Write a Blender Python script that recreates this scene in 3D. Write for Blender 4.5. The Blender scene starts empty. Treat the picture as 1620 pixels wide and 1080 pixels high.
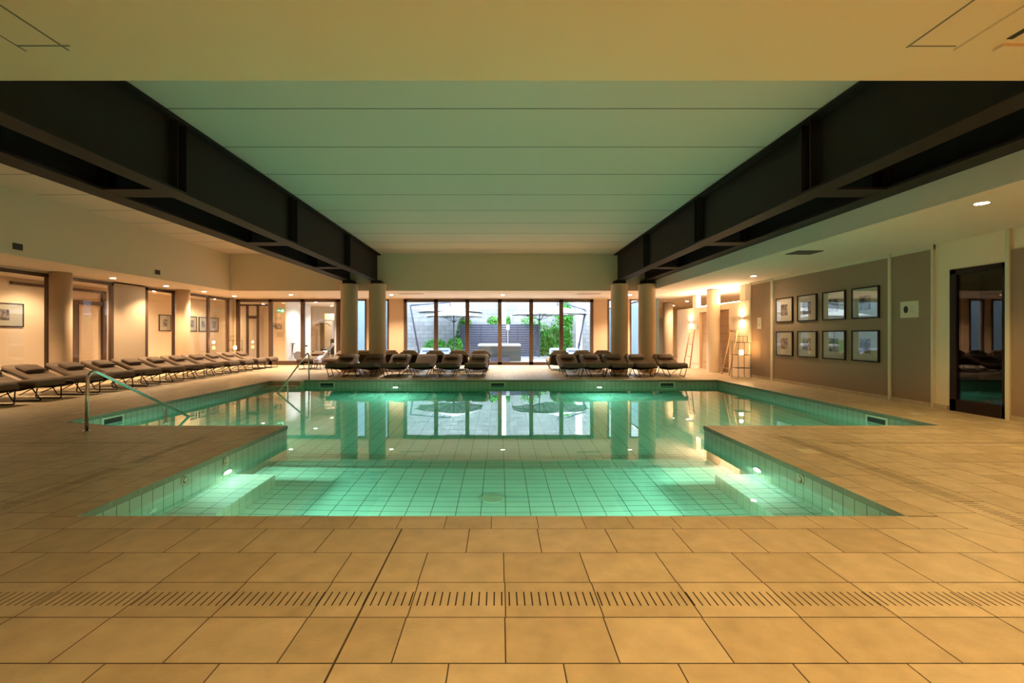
import bpy, bmesh, math, random
from mathutils import Vector, Matrix
random.seed(7)
sc = bpy.context.scene
C = sc.collection
PI = math.pi

# ------------------------------------------------------------------ camera, world, exposure
F = 735.0                       # focal length in pixels of the 1620x1080 frame
H = 1.30                        # eye height
cam_d = bpy.data.cameras.new('camera')
cam = bpy.data.objects.new('camera', cam_d); C.objects.link(cam)
cam.location = (0, 0, H); cam.rotation_euler = (PI/2, 0, 0)
cam_d.sensor_width = 36.0; cam_d.lens = F/1620*36.0
cam_d.shift_x = 20/1620; cam_d.shift_y = -10/1620
cam_d.clip_start = 0.05; cam_d.clip_end = 200
sc.camera = cam
sc.view_settings.view_transform = 'Standard'
sc.view_settings.look = 'None'
sc.view_settings.gamma = 1.0
sc.view_settings.use_curve_mapping = False
sc.view_settings.exposure = 1.6
w = bpy.data.worlds.new('overcast_sky'); sc.world = w; w.use_nodes = True
bg = w.node_tree.nodes['Background']
bg.inputs[0].default_value = (0.74, 0.87, 1.0, 1); bg.inputs[1].default_value = 3.3
cy = sc.cycles
cy.use_denoising = True
cy.sample_clamp_indirect = 4.0; cy.sample_clamp_direct = 0
cy.max_bounces = 10; cy.diffuse_bounces = 5; cy.glossy_bounces = 5
cy.transmission_bounces = 8; cy.transparent_max_bounces = 16
cy.caustics_reflective = False; cy.caustics_refractive = True
cy.blur_glossy = 0.5

WARM = (1.0, 0.68, 0.38)
AMBER = (1.0, 0.64, 0.23)
POOLC = (0.60, 1.0, 0.80)

# ------------------------------------------------------------------ materials
def nodes_of(m):
    m.use_nodes = True
    return m.node_tree.nodes, m.node_tree.links
def mat(name, col, rough=0.6, metal=0.0, coat=0.0, spec=0.5, noise=0.0, nscale=8.0, bump=0.0, bscale=40.0, stretch=None, emit=None, estr=0.0):
    m = bpy.data.materials.new(name); n, l = nodes_of(m)
    b = n['Principled BSDF']
    b.inputs['Base Color'].default_value = (*col, 1)
    b.inputs['Roughness'].default_value = rough
    b.inputs['Metallic'].default_value = metal
    b.inputs['Coat Weight'].default_value = coat
    b.inputs['Coat Roughness'].default_value = 0.02
    b.inputs['Specular IOR Level'].default_value = spec
    if emit:
        b.inputs['Emission Color'].default_value = (*emit, 1); b.inputs['Emission Strength'].default_value = estr
    if noise or bump:
        tc = n.new('ShaderNodeTexCoord'); mp = n.new('ShaderNodeMapping'); l.new(tc.outputs['Object'], mp.inputs[0])
        if stretch: mp.inputs['Scale'].default_value = stretch
        if noise:
            t = n.new('ShaderNodeTexNoise'); t.inputs['Scale'].default_value = nscale; t.inputs['Detail'].default_value = 6
            l.new(mp.outputs[0], t.inputs['Vector'])
            mx = n.new('ShaderNodeMix'); mx.data_type = 'RGBA'
            mx.inputs[6].default_value = (*[c*(1-noise) for c in col], 1)
            mx.inputs[7].default_value = (*[min(1, c*(1+noise)) for c in col], 1)
            l.new(t.outputs[0], mx.inputs[0]); l.new(mx.outputs[2], b.inputs['Base Color'])
        if bump:
            t2 = n.new('ShaderNodeTexNoise'); t2.inputs['Scale'].default_value = bscale; t2.inputs['Detail'].default_value = 5
            l.new(mp.outputs[0], t2.inputs['Vector'])
            bp = n.new('ShaderNodeBump'); bp.inputs['Strength'].default_value = bump; bp.inputs['Distance'].default_value = 0.01
            l.new(t2.outputs[0], bp.inputs['Height']); l.new(bp.outputs[0], b.inputs['Normal'])
    return m

def glow(name, col, s):
    m = bpy.data.materials.new(name); n, l = nodes_of(m)
    n.remove(n['Principled BSDF']); e = n.new('ShaderNodeEmission')
    e.inputs[0].default_value = (*col, 1); e.inputs[1].default_value = s
    l.new(e.outputs[0], n['Material Output'].inputs[0]); return m

def pane_mat(name, tint=(1, 1, 1), ior=1.5):
    m = bpy.data.materials.new(name); n, l = nodes_of(m)
    n.remove(n['Principled BSDF'])
    t = n.new('ShaderNodeBsdfTransparent'); t.inputs[0].default_value = (*tint, 1)
    g = n.new('ShaderNodeBsdfGlossy'); g.inputs['Roughness'].default_value = 0.0
    # Schlick reflectance that is the same from both sides of the pane
    ge = n.new('ShaderNodeNewGeometry'); dt = n.new('ShaderNodeVectorMath'); dt.operation = 'DOT_PRODUCT'
    l.new(ge.outputs['Incoming'], dt.inputs[0]); l.new(ge.outputs['Normal'], dt.inputs[1])
    ab = n.new('ShaderNodeMath'); ab.operation = 'ABSOLUTE'; l.new(dt.outputs['Value'], ab.inputs[0])
    su = n.new('ShaderNodeMath'); su.operation = 'SUBTRACT'; su.inputs[0].default_value = 1.0; l.new(ab.outputs[0], su.inputs[1])
    pw = n.new('ShaderNodeMath'); pw.operation = 'POWER'; l.new(su.outputs[0], pw.inputs[0]); pw.inputs[1].default_value = 5
    f0 = ((ior-1)/(ior+1))**2
    f = n.new('ShaderNodeMath'); f.operation = 'MULTIPLY_ADD'; l.new(pw.outputs[0], f.inputs[0]); f.inputs[1].default_value = 1-f0; f.inputs[2].default_value = f0
    mx = n.new('ShaderNodeMixShader')
    l.new(f.outputs[0], mx.inputs[0]); l.new(t.outputs[0], mx.inputs[1]); l.new(g.outputs[0], mx.inputs[2])
    l.new(mx.outputs[0], n['Material Output'].inputs[0]); return m

def brick_mat(name, c1, c2, mortar, bw, rh, ms, rough, coord='UV', offset=0.0, bump=0.3, noise=0.15, nscale=3.0, smooth=0.0, sx=1.0):
    m = bpy.data.materials.new(name); n, l = nodes_of(m); b = n['Principled BSDF']
    tc = n.new('ShaderNodeTexCoord')
    br = n.new('ShaderNodeTexBrick'); br.offset = offset; br.squash = 1.0
    br.inputs['Scale'].default_value = 1.0; br.inputs['Brick Width'].default_value = bw
    br.inputs['Row Height'].default_value = rh; br.inputs['Mortar Size'].default_value = ms
    br.inputs['Mortar Smooth'].default_value = smooth
    br.inputs['Color1'].default_value = (*c1, 1); br.inputs['Color2'].default_value = (*c2, 1)
    br.inputs['Mortar'].default_value = (*mortar, 1)
    l.new(tc.outputs[coord], br.inputs['Vector'])
    nz = n.new('ShaderNodeTexNoise'); nz.inputs['Scale'].default_value = nscale; nz.inputs['Detail'].default_value = 6
    l.new(tc.outputs['Object'], nz.inputs['Vector'])
    mr = n.new('ShaderNodeMapRange'); mr.inputs[3].default_value = 1-noise; mr.inputs[4].default_value = 1+noise
    l.new(nz.outputs[0], mr.inputs[0])
    vm = n.new('ShaderNodeVectorMath'); vm.operation = 'SCALE'
    l.new(br.outputs[0], vm.inputs[0]); l.new(mr.outputs[0], vm.inputs['Scale']); l.new(vm.outputs[0], b.inputs['Base Color'])
    b.inputs['Roughness'].default_value = rough
    bp = n.new('ShaderNodeBump'); bp.invert = True; bp.inputs['Strength'].default_value = bump; bp.inputs['Distance'].default_value = 0.005
    l.new(br.outputs['Fac'], bp.inputs['Height']); l.new(bp.outputs[0], b.inputs['Normal'])
    return m

def photo_mat(name, seed, c1, c2, scale=9.0):
    m = bpy.data.materials.new(name); n, l = nodes_of(m); b = n['Principled BSDF']
    tc = n.new('ShaderNodeTexCoord'); mp = n.new('ShaderNodeMapping'); mp.inputs['Location'].default_value = (seed*3.1, seed*1.7, seed)
    nz = n.new('ShaderNodeTexNoise'); nz.inputs['Scale'].default_value = scale; nz.inputs['Detail'].default_value = 8
    nz.inputs['Distortion'].default_value = 1.2
    cr = n.new('ShaderNodeValToRGB'); cr.color_ramp.elements[0].position = 0.4; cr.color_ramp.elements[1].position = 0.6
    cr.color_ramp.elements[0].color = (*c1, 1); cr.color_ramp.elements[1].color = (*c2, 1)
    l.new(tc.outputs['Object'], mp.inputs[0]); l.new(mp.outputs[0], nz.inputs['Vector']); l.new(nz.outputs[0], cr.inputs[0])
    l.new(cr.outputs[0], b.inputs['Base Color']); b.inputs['Roughness'].default_value = 0.5
    return m

M = {}
M['tile'] = mat('sandstone_tile', (0.53, 0.42, 0.27), 0.42, noise=0.32, nscale=7, bump=0.25, bscale=60)
M['tile2'] = mat('sandstone_tile_darker', (0.47, 0.365, 0.225), 0.4, noise=0.32, nscale=8, bump=0.25, bscale=60)
M['grout'] = mat('dark_grout', (0.065, 0.045, 0.025), 0.8)
M['slot'] = mat('slot_black', (0.012, 0.008, 0.005), 0.9)
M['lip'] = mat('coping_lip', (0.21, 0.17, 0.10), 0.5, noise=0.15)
M['pooltile'] = brick_mat('pool_wall_tile', (0.38, 0.34, 0.24), (0.36, 0.32, 0.225), (0.02, 0.035, 0.025), 0.129, 0.254, 0.0032, 0.3)
M['poolfloor'] = brick_mat('pool_floor_tile', (0.66, 0.78, 0.66), (0.63, 0.76, 0.64), (0.02, 0.05, 0.035), 0.254, 0.129, 0.0035, 0.4)
M['ceil'] = mat('white_plaster_ceiling', (0.76, 0.64, 0.54), 0.8)
M['ceil_front'] = mat('cream_plaster_soffit', (0.86, 0.62, 0.38), 0.8)
M['plaster'] = mat('cream_plaster_wall', (0.80, 0.64, 0.47), 0.8, bump=0.05, bscale=30)
M['joint'] = mat('ceiling_joint_shadow_gap', (0.22, 0.19, 0.14), 0.9)
M['bluewall'] = mat('pale_blue_grey_render', (0.17, 0.24, 0.27), 0.8)
M['pier'] = mat('peach_plaster_pier', (0.40, 0.32, 0.24), 0.8)
M['white'] = mat('white_paint', (0.80, 0.77, 0.70), 0.6)
M['steelbeam'] = mat('dark_brown_painted_steel', (0.018, 0.011, 0.009), 0.6, noise=0.1, spec=0.2)
M['columnp'] = mat('column_plaster', (0.54, 0.38, 0.25), 0.75, bump=0.06, bscale=25)
M['brownwall'] = mat('taupe_wall_cloth', (0.29, 0.19, 0.12), 0.85, noise=0.06, nscale=60)
M['trim'] = mat('cream_trim', (0.62, 0.55, 0.40), 0.6)
M['frame'] = mat('bronze_window_frame', (0.095, 0.055, 0.035), 0.4, metal=0.3)
M['darkframe'] = mat('dark_door_frame', (0.022, 0.010, 0.006), 0.5, spec=0.15)
M['glass'] = pane_mat('window_glass')
M['glassdark'] = pane_mat('tinted_glass', (0.55, 0.5, 0.45), 1.7)
M['picglass'] = pane_mat('picture_glass', (0.97, 0.97, 0.97), 2.0)
M['chrome'] = mat('stainless_steel', (0.72, 0.70, 0.66), 0.16, metal=1.0)
M['fabric'] = mat('taupe_lounger_cushion', (0.135, 0.093, 0.062), 0.9, noise=0.12, nscale=90, bump=0.3, bscale=200)
M['slingcloth'] = mat('dark_brown_sling_cloth', (0.022, 0.015, 0.010), 0.95, spec=0.1)
M['pillow_sun'] = mat('taupe_pillow_lit', (0.52, 0.43, 0.34), 0.9, noise=0.1, nscale=90)  # paler copy of the pillow, light from window and downlights in the colour
M['fabric_sun'] = mat('taupe_lounger_cushion_lit', (0.36, 0.28, 0.20), 0.9, noise=0.12, nscale=90, bump=0.3, bscale=200)  # paler copy of the taupe cushion, its bright lighting put into the colour
M['pillow'] = mat('taupe_pillow', (0.115, 0.076, 0.05), 0.9, noise=0.12, nscale=90, bump=0.3, bscale=200)
M['blackmetal'] = mat('black_metal_tube', (0.025, 0.02, 0.018), 0.4, metal=0.6)
M['towel'] = mat('lavender_towel', (0.42, 0.42, 0.62), 0.95, bump=0.5, bscale=120)
M['towelw'] = mat('striped_towel', (0.60, 0.60, 0.72), 0.95, bump=0.5, bscale=120)
M['wood'] = mat('reddish_wood', (0.36, 0.15, 0.06), 0.5, noise=0.3, nscale=4, stretch=(8, 8, 0.8))
M['lightwood'] = mat('pale_wood', (0.62, 0.36, 0.16), 0.5, noise=0.2, nscale=4, stretch=(1, 8, 8))
M['mat_board'] = mat('picture_mat_board', (0.70, 0.68, 0.58), 0.6, coat=1.0)
M['stone'] = brick_mat('pale_rough_stone_blocks', (0.36, 0.38, 0.39), (0.28, 0.30, 0.32), (0.17, 0.185, 0.20), 0.55, 0.26, 0.012, 0.9, 'UV', 0.5, 0.6, 0.3, 2.5)
M['slat'] = mat('slate_blue_fence_board', (0.052, 0.060, 0.105), 0.6, noise=0.15, nscale=3, stretch=(1, 1, 8))
M['paving'] = mat('pale_courtyard_paving', (0.45, 0.46, 0.47), 0.5, noise=0.1)
M['leaf'] = mat('green_leaf', (0.05, 0.33, 0.035), 0.5, noise=0.5, nscale=2.5)
M['leafy'] = mat('yellow_green_leaf', (0.18, 0.42, 0.05), 0.5, noise=0.5, nscale=2.5)
M['canvas'] = mat('white_umbrella_canvas', (0.42, 0.42, 0.40), 0.9)
M['tub'] = mat('grey_tub_cladding', (0.07, 0.072, 0.065), 0.6, noise=0.15, stretch=(20, 20, 1), nscale=3)
M['tubtop'] = mat('pale_tub_cover', (0.42, 0.42, 0.40), 0.5)
M['sauna'] = mat('tan_travertine_door', (0.50, 0.34, 0.19), 0.6, noise=0.12, nscale=4, stretch=(1, 1, 10))
M['black'] = mat('matt_black', (0.01, 0.01, 0.01), 0.7)
M['vent'] = mat('dark_vent_grille', (0.03, 0.022, 0.015), 0.6)
M['lamp'] = glow('warm_lamp_glow', (1.0, 0.80, 0.52), 60)
M['poollamp'] = glow('pool_lamp_glow', (0.85, 1.0, 0.70), 25)
M['candle'] = glow('candle_glow', (1.0, 0.62, 0.22), 6)
M['exitg'] = mat('exit_sign_green', (0.02, 0.22, 0.09), 0.4, emit=(0.02, 0.3, 0.12), estr=0.4)
M['exitw'] = mat('exit_sign_white', (0.8, 0.85, 0.8), 0.4, emit=(0.8, 0.9, 0.8), estr=0.5)
M['gymwall'] = mat('cool_white_wall', (0.74, 0.76, 0.78), 0.7)
M['red'] = mat('red_box', (0.5, 0.04, 0.03), 0.5)
M['grey'] = mat('mid_grey', (0.35, 0.35, 0.36), 0.5)

# ------------------------------------------------------------------ mesh builder
class MB:
    def __init__(s): s.v = []; s.f = []; s.m = []; s.uv = []; s.mats = []; s.smooth = []
    def mi(s, m):
        if m not in s.mats: s.mats.append(m)
        return s.mats.index(m)
    def face(s, pts, m, uv=None, smooth=False):
        b = len(s.v); s.v += [tuple(p) for p in pts]; s.f.append(tuple(range(b, b+len(pts))))
        s.m.append(s.mi(m)); s.uv.append(uv); s.smooth.append(smooth)
    def grid(s, rows, m, closed_u=False, smooth=True, closed_v=False):
        b = len(s.v); nu = len(rows[0]); nv = len(rows)
        for r in rows: s.v += [tuple(p) for p in r]
        k = s.mi(m)
        for j in range(nv if closed_v else nv-1):
            for i in range(nu if closed_u else nu-1):
                a = b+j*nu+i; a2 = b+j*nu+(i+1) % nu; jj = (j+1) % nv
                c = b+jj*nu+(i+1) % nu; d = b+jj*nu+i
                s.f.append((a, a2, c, d)); s.m.append(k); s.uv.append(None); s.smooth.append(smooth)
    def ngon(s, idx_pts, m):
        s.face(idx_pts, m)
    def box(s, lo, hi, m, M4=None):
        x0, y0, z0 = lo; x1, y1, z1 = hi
        P = [Vector(p) for p in ((x0,y0,z0),(x1,y0,z0),(x1,y1,z0),(x0,y1,z0),(x0,y0,z1),(x1,y0,z1),(x1,y1,z1),(x0,y1,z1))]
        if M4: P = [M4 @ p for p in P]
        b = len(s.v); s.v += [tuple(p) for p in P]; k = s.mi(m)
        for q in ((0,3,2,1),(4,5,6,7),(0,1,5,4),(1,2,6,5),(2,3,7,6),(3,0,4,7)):
            s.f.append(tuple(b+i for i in q)); s.m.append(k); s.uv.append(None); s.smooth.append(False)
    def tube(s, path, r, m, n=8, caps=True):
        path = [Vector(p) for p in path]; rows = []
        up = Vector((0, 0, 1)); prev = None
        for i, p in enumerate(path):
            if i == 0: t = path[1]-p
            elif i == len(path)-1: t = p-path[i-1]
            else: t = (path[i+1]-p).normalized()+(p-path[i-1]).normalized()
            t = t.normalized()
            if prev is None:
                a = up if abs(t.z) < 0.9 else Vector((1, 0, 0))
                u = t.cross(a).normalized()
            else:
                u = (prev-t*prev.dot(t)).normalized()
            prev = u; w_ = t.cross(u)
            rr = r[i] if isinstance(r, (list, tuple)) else r
            rows.append([p+u*math.cos(2*PI*k/n)*rr+w_*math.sin(2*PI*k/n)*rr for k in range(n)])
        s.grid(rows, m, closed_u=True)
        if caps:
            s.face(rows[0][::-1], m); s.face(rows[-1], m)
    def cyl(s, c, r, z0, z1, m, n=32, r2=None):
        r2 = r if r2 is None else r2
        a = [(c[0]+r*math.cos(2*PI*k/n), c[1]+r*math.sin(2*PI*k/n), z0) for k in range(n)]
        b = [(c[0]+r2*math.cos(2*PI*k/n), c[1]+r2*math.sin(2*PI*k/n), z1) for k in range(n)]
        s.grid([a, b], m, closed_u=True); s.face(a[::-1], m); s.face(b, m)
    def disc(s, c, nrm, r, th, m, n=20, ring=0.0):
        c = Vector(c); nrm = Vector(nrm).normalized()
        a = Vector((0, 0, 1)) if abs(nrm.z) < 0.9 else Vector((1, 0, 0))
        u = nrm.cross(a).normalized(); v = nrm.cross(u)
        A = [c+u*r*math.cos(2*PI*k/n)+v*r*math.sin(2*PI*k/n) for k in range(n)]
        B = [p+nrm*th for p in A]
        s.grid([A, B], m, closed_u=True)
        if ring:
            Ci = [c+nrm*th+(p-c)*ring for p in A]; D = [p-nrm*th for p in Ci]
            s.grid([B, Ci, D], m, closed_u=True); s.face(D, m)
        else: s.face(B, m)
        s.face(A[::-1], m)
    def build(s, name, parent=None, bevel=0, sub=0, loc=None):
        me = bpy.data.meshes.new(name); me.from_pydata(s.v, [], s.f)
        for m in s.mats: me.materials.append(m)
        for i, p in enumerate(me.polygons): p.material_index = s.m[i]; p.use_smooth = s.smooth[i]
        if any(u is not None for u in s.uv):
            ul = me.uv_layers.new(name='UVMap')
            for i, p in enumerate(me.polygons):
                if s.uv[i]:
                    for k, li in enumerate(p.loop_indices): ul.data[li].uv = s.uv[i][k]
        bm = bmesh.new(); bm.from_mesh(me)
        if not any(u is not None for u in s.uv): bmesh.ops.remove_doubles(bm, verts=bm.verts, dist=1e-5)
        bmesh.ops.recalc_face_normals(bm, faces=bm.faces) if getattr(s, 'recalc', True) else None
        bm.to_mesh(me); bm.free(); me.update()
        o = bpy.data.objects.new(name, me); C.objects.link(o)
        if parent: o.parent = parent
        if loc: o.location = loc
        if bevel:
            b = o.modifiers.new('Bevel', 'BEVEL'); b.width = bevel; b.segments = 2; b.limit_method = 'ANGLE'
        if sub:
            b = o.modifiers.new('Subsurf', 'SUBSURF'); b.levels = sub; b.render_levels = sub
        return o

def thing(name, label, cat, loc=(0,0,0), rz=0, group=None):
    o = bpy.data.objects.new(name, None); C.objects.link(o); o.empty_display_size = 0.1
    o.location = loc; o.rotation_euler = (0, 0, rz); o['label'] = label; o['category'] = cat
    if group: o['group'] = group
    return o
def tag(o, label, cat, group=None):
    o['label'] = label; o['category'] = cat
    if group: o['group'] = group
    return o
def struct(o): o['kind'] = 'structure'; return o
def box_obj(name, lo, hi, m, parent=None, bevel=0):
    b = MB(); b.box(lo, hi, m); return b.build(name, parent, bevel)
def copy_tree(o, parent=None):
    c = o.copy(); C.objects.link(c); c.parent = parent
    for ch in [x for x in bpy.data.objects if x.parent == o]: copy_tree(ch, c)
    return c
def light(kind, loc, power, col, size=0.1, rot=None, spot=None, parent=None, blend=0.5, size_y=None):
    d = bpy.data.lights.new('light', kind); d.energy = power; d.color = col
    if kind == 'AREA':
        d.size = size
        if size_y: d.shape = 'RECTANGLE'; d.size_y = size_y
        else: d.shape = 'DISK'
    else: d.shadow_soft_size = size
    if kind == 'SPOT': d.spot_size = spot or math.radians(120); d.spot_blend = blend
    o = bpy.data.objects.new('light', d); C.objects.link(o); o.location = loc
    if rot: o.rotation_euler = rot
    if parent: o.parent = parent
    return o

# ------------------------------------------------------------------ main dimensions
XL, XR = -3.05, 2.94           # near basin sides
WL, WR = -6.53, 6.35           # wide basin sides
YN, YP, YF = 3.33, 6.67, 13.53 # near edge, peninsula edge, far edge
ZC, ZS, ZB = 4.24, 2.91, 3.226 # high ceiling, low soffit, underside of beams
YB, YG = 16.85, 20.3           # back soffit face, far glass wall
XSL, XGL = -9.78, -11.6        # left soffit face, left glass wall
XSR, XWR = 5.50, 7.84          # right soffit face, right wall
WZ = -0.165                    # water level
pool_pts = [(XL,YN),(XR,YN),(XR,YP),(WR,YP),(WR,YF),(WL,YF),(WL,6.98),(-5.55,YP),(XL,YP)]

# ------------------------------------------------------------------ floor tiles
def clip_poly(poly, a, b, keep):  # keep points with a*x+b*y <= keep
    out = []
    for i in range(len(poly)):
        p, q = poly[i], poly[(i+1) % len(poly)]
        dp, dq = a*p[0]+b*p[1]-keep, a*q[0]+b*q[1]-keep
        if dp <= 0: out.append(p)
        if (dp < 0 < dq) or (dq < 0 < dp):
            t = dp/(dp-dq); out.append((p[0]+t*(q[0]-p[0]), p[1]+t*(q[1]-p[1])))
    return out
def clip_convex(poly, zone):
    n = len(zone)
    for i in range(n):
        (x0, y0), (x1, y1) = zone[i], zone[(i+1) % n]   # ccw zone: inside is left
        a, b = (y1-y0), -(x1-x0); k = a*x0+b*y0
        L = math.hypot(a, b); g = 0.0018*L
        poly = clip_poly(poly, a, b, k-g)
        if len(poly) < 3: return []
    return poly
floor_mb = MB()
def tiles(zone, rows, axis='x', w_=0.4535, drains=(), gap=0.0028, offs=None, extra=()):
    """rows: list of row boundaries (descending or ascending); tiles of width w_ along the axis"""
    xs = [p[0] for p in zone]; ys = [p[1] for p in zone]
    lo, hi = (min(xs), max(xs)) if axis == 'x' else (min(ys), max(ys))
    for r in range(len(rows)-1):
        a, b = sorted((rows[r], rows[r+1]))
        off = offs[r % len(offs)] if offs else (0.0 if r % 2 else w_/2)
        k0 = math.floor((lo-off)/w_); k = k0
        cuts = []
        while off+k*w_ < hi+w_: cuts.append(off+k*w_); k += 1
        for e in extra:
            cuts = [c for c in cuts if abs(c-e) > 0.05]+[e]
        cuts.sort()
        for i in range(len(cuts)-1):
            u0, u1 = cuts[i]+gap, cuts[i+1]-gap
            if any(abs(cuts[i]-e) < 1e-6 for e in extra): u0 += 0.002
            if any(abs(cuts[i+1]-e) < 1e-6 for e in extra): u1 -= 0.002
            if axis == 'x': q = [(u0,a+gap),(u1,a+gap),(u1,b-gap),(u0,b-gap)]
            else: q = [(a+gap,u0),(b-gap,u0),(b-gap,u1),(a+gap,u1)]
            q = clip_convex(q, zone)
            if len(q) >= 3:
                m = M['tile'] if random.random() < 0.6 else M['tile2']
                floor_mb.face([(x, y, 0.0) for x, y in q], m)
        if r in drains:
            mid = (a+b)/2; k = 0; u = lo
            while u < hi:
                u += 0.0372
                c = (u, mid) if axis == 'x' else (mid, u)
                ok = all((zone[(i+1) % len(zone)][0]-zone[i][0])*(c[1]-zone[i][1])-(zone[(i+1) % len(zone)][1]-zone[i][1])*(c[0]-zone[i][0]) > 0.06 for i in range(len(zone)))
                if ok:
                    dx, dy = (0.0032, 0.06) if axis == 'x' else (0.06, 0.0032)
                    drain_mb.face([(c[0]-dx,c[1]-dy,0.0006),(c[0]+dx,c[1]-dy,0.0006),(c[0]+dx,c[1]+dy,0.0006),(c[0]-dx,c[1]+dy,0.0006)], M['slot'])
drain_mb = MB()
cp = 0.208
# front zone
front_rows = [3.122, 2.778, 2.444, 2.142, 1.841, 1.50, 1.16, 0.82, 0.48, 0.14, -0.2, -0.54, -0.88, -1.22, -1.56, -1.9, -2.24, -2.58, -3.0]
fx0, fx1 = XL-cp, XR+cp
tiles([(-9.4,-3.0),(9.26,-3.0),(fx1,3.122),(fx0,3.122)], front_rows, 'x', offs=[0.2535,0.025,0.029,0.025], drains=(2,), extra=(-0.655,))
# sides of near basin
side_rows = [0.34, 0.64, 0.98, 1.32, 1.66, 2.0, 2.34, 2.68, 3.02, 3.36, 3.7, 4.04, 4.38, 4.72, 5.06, 5.4, 5.74, 6.08, 6.42, 6.76, 7.1, 7.44, 7.78, 8.12, 8.46]
rr = [fx1]+[fx1+v for v in side_rows]; rl = [fx0]+[fx0-v for v in side_rows]
tiles([(fx1,3.122),(9.26,-3.0),(11.7,-3.0),(11.7,-2.05),(fx1,6.46)], rr, 'y', drains=(1,))
tiles([(fx0,6.46),(-11.7,-1.98),(-11.7,-3.0),(-9.4,-3.0),(fx0,3.122)], rl, 'y', drains=(1,))
pen_rows = [6.46-0.34*i for i in range(26)]
tiles([(11.7,-2.05),(11.7,6.46),(fx1,6.46)], pen_rows, 'x', drains=(2,))
tiles([(fx0,6.46),(-11.7,6.46),(-11.7,-1.98)], pen_rows, 'x', drains=(2,))
# side strips and far deck
sr = [WR+cp]+[WR+cp+v for v in (0.34,0.64,0.98,1.32,1.66)]
tiles([(WR+cp,6.46),(XWR,6.46),(XWR,YF+cp),(WR+cp,YF+cp)], sr, 'y')
sl = [WL-cp-0.15*i for i in range(36)]
tiles([(-11.75,6.46),(WL-cp,6.46),(WL-cp,YF+cp),(-11.75,YF+cp)], sl, 'y', w_=0.9)
fr = [YF+cp+0.34*i for i in range(60)]
tiles([(-14,YF+cp),(11.5,YF+cp),(11.5,32),(-14,32)], fr, 'x')
# coping tiles
def coping_run(p, q, inner, width=cp, tl=0.316):
    """strip of coping from p to q, `inner` = unit vector pointing away from the pool"""
    p, q, nrm = Vector((*p, 0)), Vector((*q, 0)), Vector((*inner, 0))
    L = (q-p).length; d = (q-p).normalized(); n = max(1, round(L/tl)); t = L/n; g = 0.0022
    for i in range(n):
        a, b = p+d*(i*t+g), p+d*((i+1)*t-g)
        # start/end extension for outer corners is handled by the caller
        coping_mb.face([a+nrm*(-0.012), b+nrm*(-0.012), b+nrm*(width-g), a+nrm*(width-g)], M['tile'] if i % 3 else M['tile2'])
coping_mb = MB()
def quad_grout(x0, x1, y0, y1): grout_mb.face([(x0,y0,-0.003),(x1,y0,-0.003),(x1,y1,-0.003),(x0,y1,-0.003)], M['grout'])
grout_mb = floor_mb
quad_grout(-14, 11.7, -3, YN); quad_grout(-14, XL, YN, YP); quad_grout(XR, 11.7, YN, YP)
quad_grout(-14, WL, YP, YF); quad_grout(WR, 11.7, YP, YF); quad_grout(-14, 11.7, YF, 32)
grout_mb.face([(WL,YP,-0.003),(-5.55,YP,-0.003),(WL,6.98,-0.003)], M['grout'])
coping_run((XL-cp,YN),(XR+cp,YN),(0,-1))
coping_run((XL,YN),(XL,YP-cp),(-1,0)); coping_run((XR,YN),(XR,YP-cp),(1,0))
coping_run((-5.4,YP),(XL,YP),(0,-1)); coping_run((XR,YP),(WR,YP),(0,-1))
coping_mb.face([(WL-cp,6.46,-0.0012),(-5.4,6.46,-0.0012),(-5.4,YP-0.01,-0.0012),(-5.55,YP-0.01,-0.0012),(WL,6.97,-0.0012),(WL-cp,6.97,-0.0012)], M['tile2'])
coping_run((WL,6.98),(WL,YF),(-1,0)); coping_run((WR,YP-cp),(WR,YF),(1,0))
coping_run((WL-cp,YF),(WR+cp,YF),(0,1))
coping_mb.recalc = False
# visible rim of the coping above the wall tiles
lip = coping_mb
for i in range(len(pool_pts)):
    p, q = pool_pts[i], pool_pts[(i+1) % len(pool_pts)]
    p, q = Vector((*p,0)), Vector((*q,0)); d = (q-p).normalized(); nl = Vector((-d.y, d.x, 0))*0.012
    n = max(1, round((q-p).length/0.316))
    for k in range(n):
        a = p+(q-p)*(k/n)+d*0.002+nl; b = p+(q-p)*((k+1)/n)-d*0.002+nl
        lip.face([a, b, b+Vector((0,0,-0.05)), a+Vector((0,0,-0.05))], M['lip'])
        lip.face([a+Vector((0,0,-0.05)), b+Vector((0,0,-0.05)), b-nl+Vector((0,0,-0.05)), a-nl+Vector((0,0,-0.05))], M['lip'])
fl = floor_mb.build('floor'); struct(fl)
cpo = coping_mb.build('trim_1'); struct(cpo)
dr = drain_mb.build('floor_drain_slots', fl)

# ------------------------------------------------------------------ pool basin
pb = MB()
def wall_quad(p, q, z0, z1, m, uoff=0.0):
    L = math.hypot(q[0]-p[0], q[1]-p[1])
    pb.face([(p[0],p[1],z0),(q[0],q[1],z0),(q[0],q[1],z1),(p[0],p[1],z1)], m, [(uoff,z0+0.055+1.27),(uoff+L,z0+0.055+1.27),(uoff+L,z1+0.055+1.27),(uoff,z1+0.055+1.27)])
def floor_quad(x0, x1, y0, y1, z, m=None):
    pb.face([(x0,y0,z),(x1,y0,z),(x1,y1,z),(x0,y1,z)], m or M['poolfloor'], [(x0-0.064+20.32,y0+0.013),(x1-0.064+20.32,y0+0.013),(x1-0.064+20.32,y1+0.013),(x0-0.064+20.32,y1+0.013)])
D1, D2, D3 = WZ-0.93, WZ-1.08, WZ-1.5
for i in range(len(pool_pts)):
    p, q = pool_pts[i], pool_pts[(i+1) % len(pool_pts)]
    wall_quad(p, q, -1.9, -0.004, M['pooltile'], 0.0)
floor_quad(XL, XR, YN, 6.08, D1); floor_quad(XL, XR, 6.08, 6.60, D2)
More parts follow.
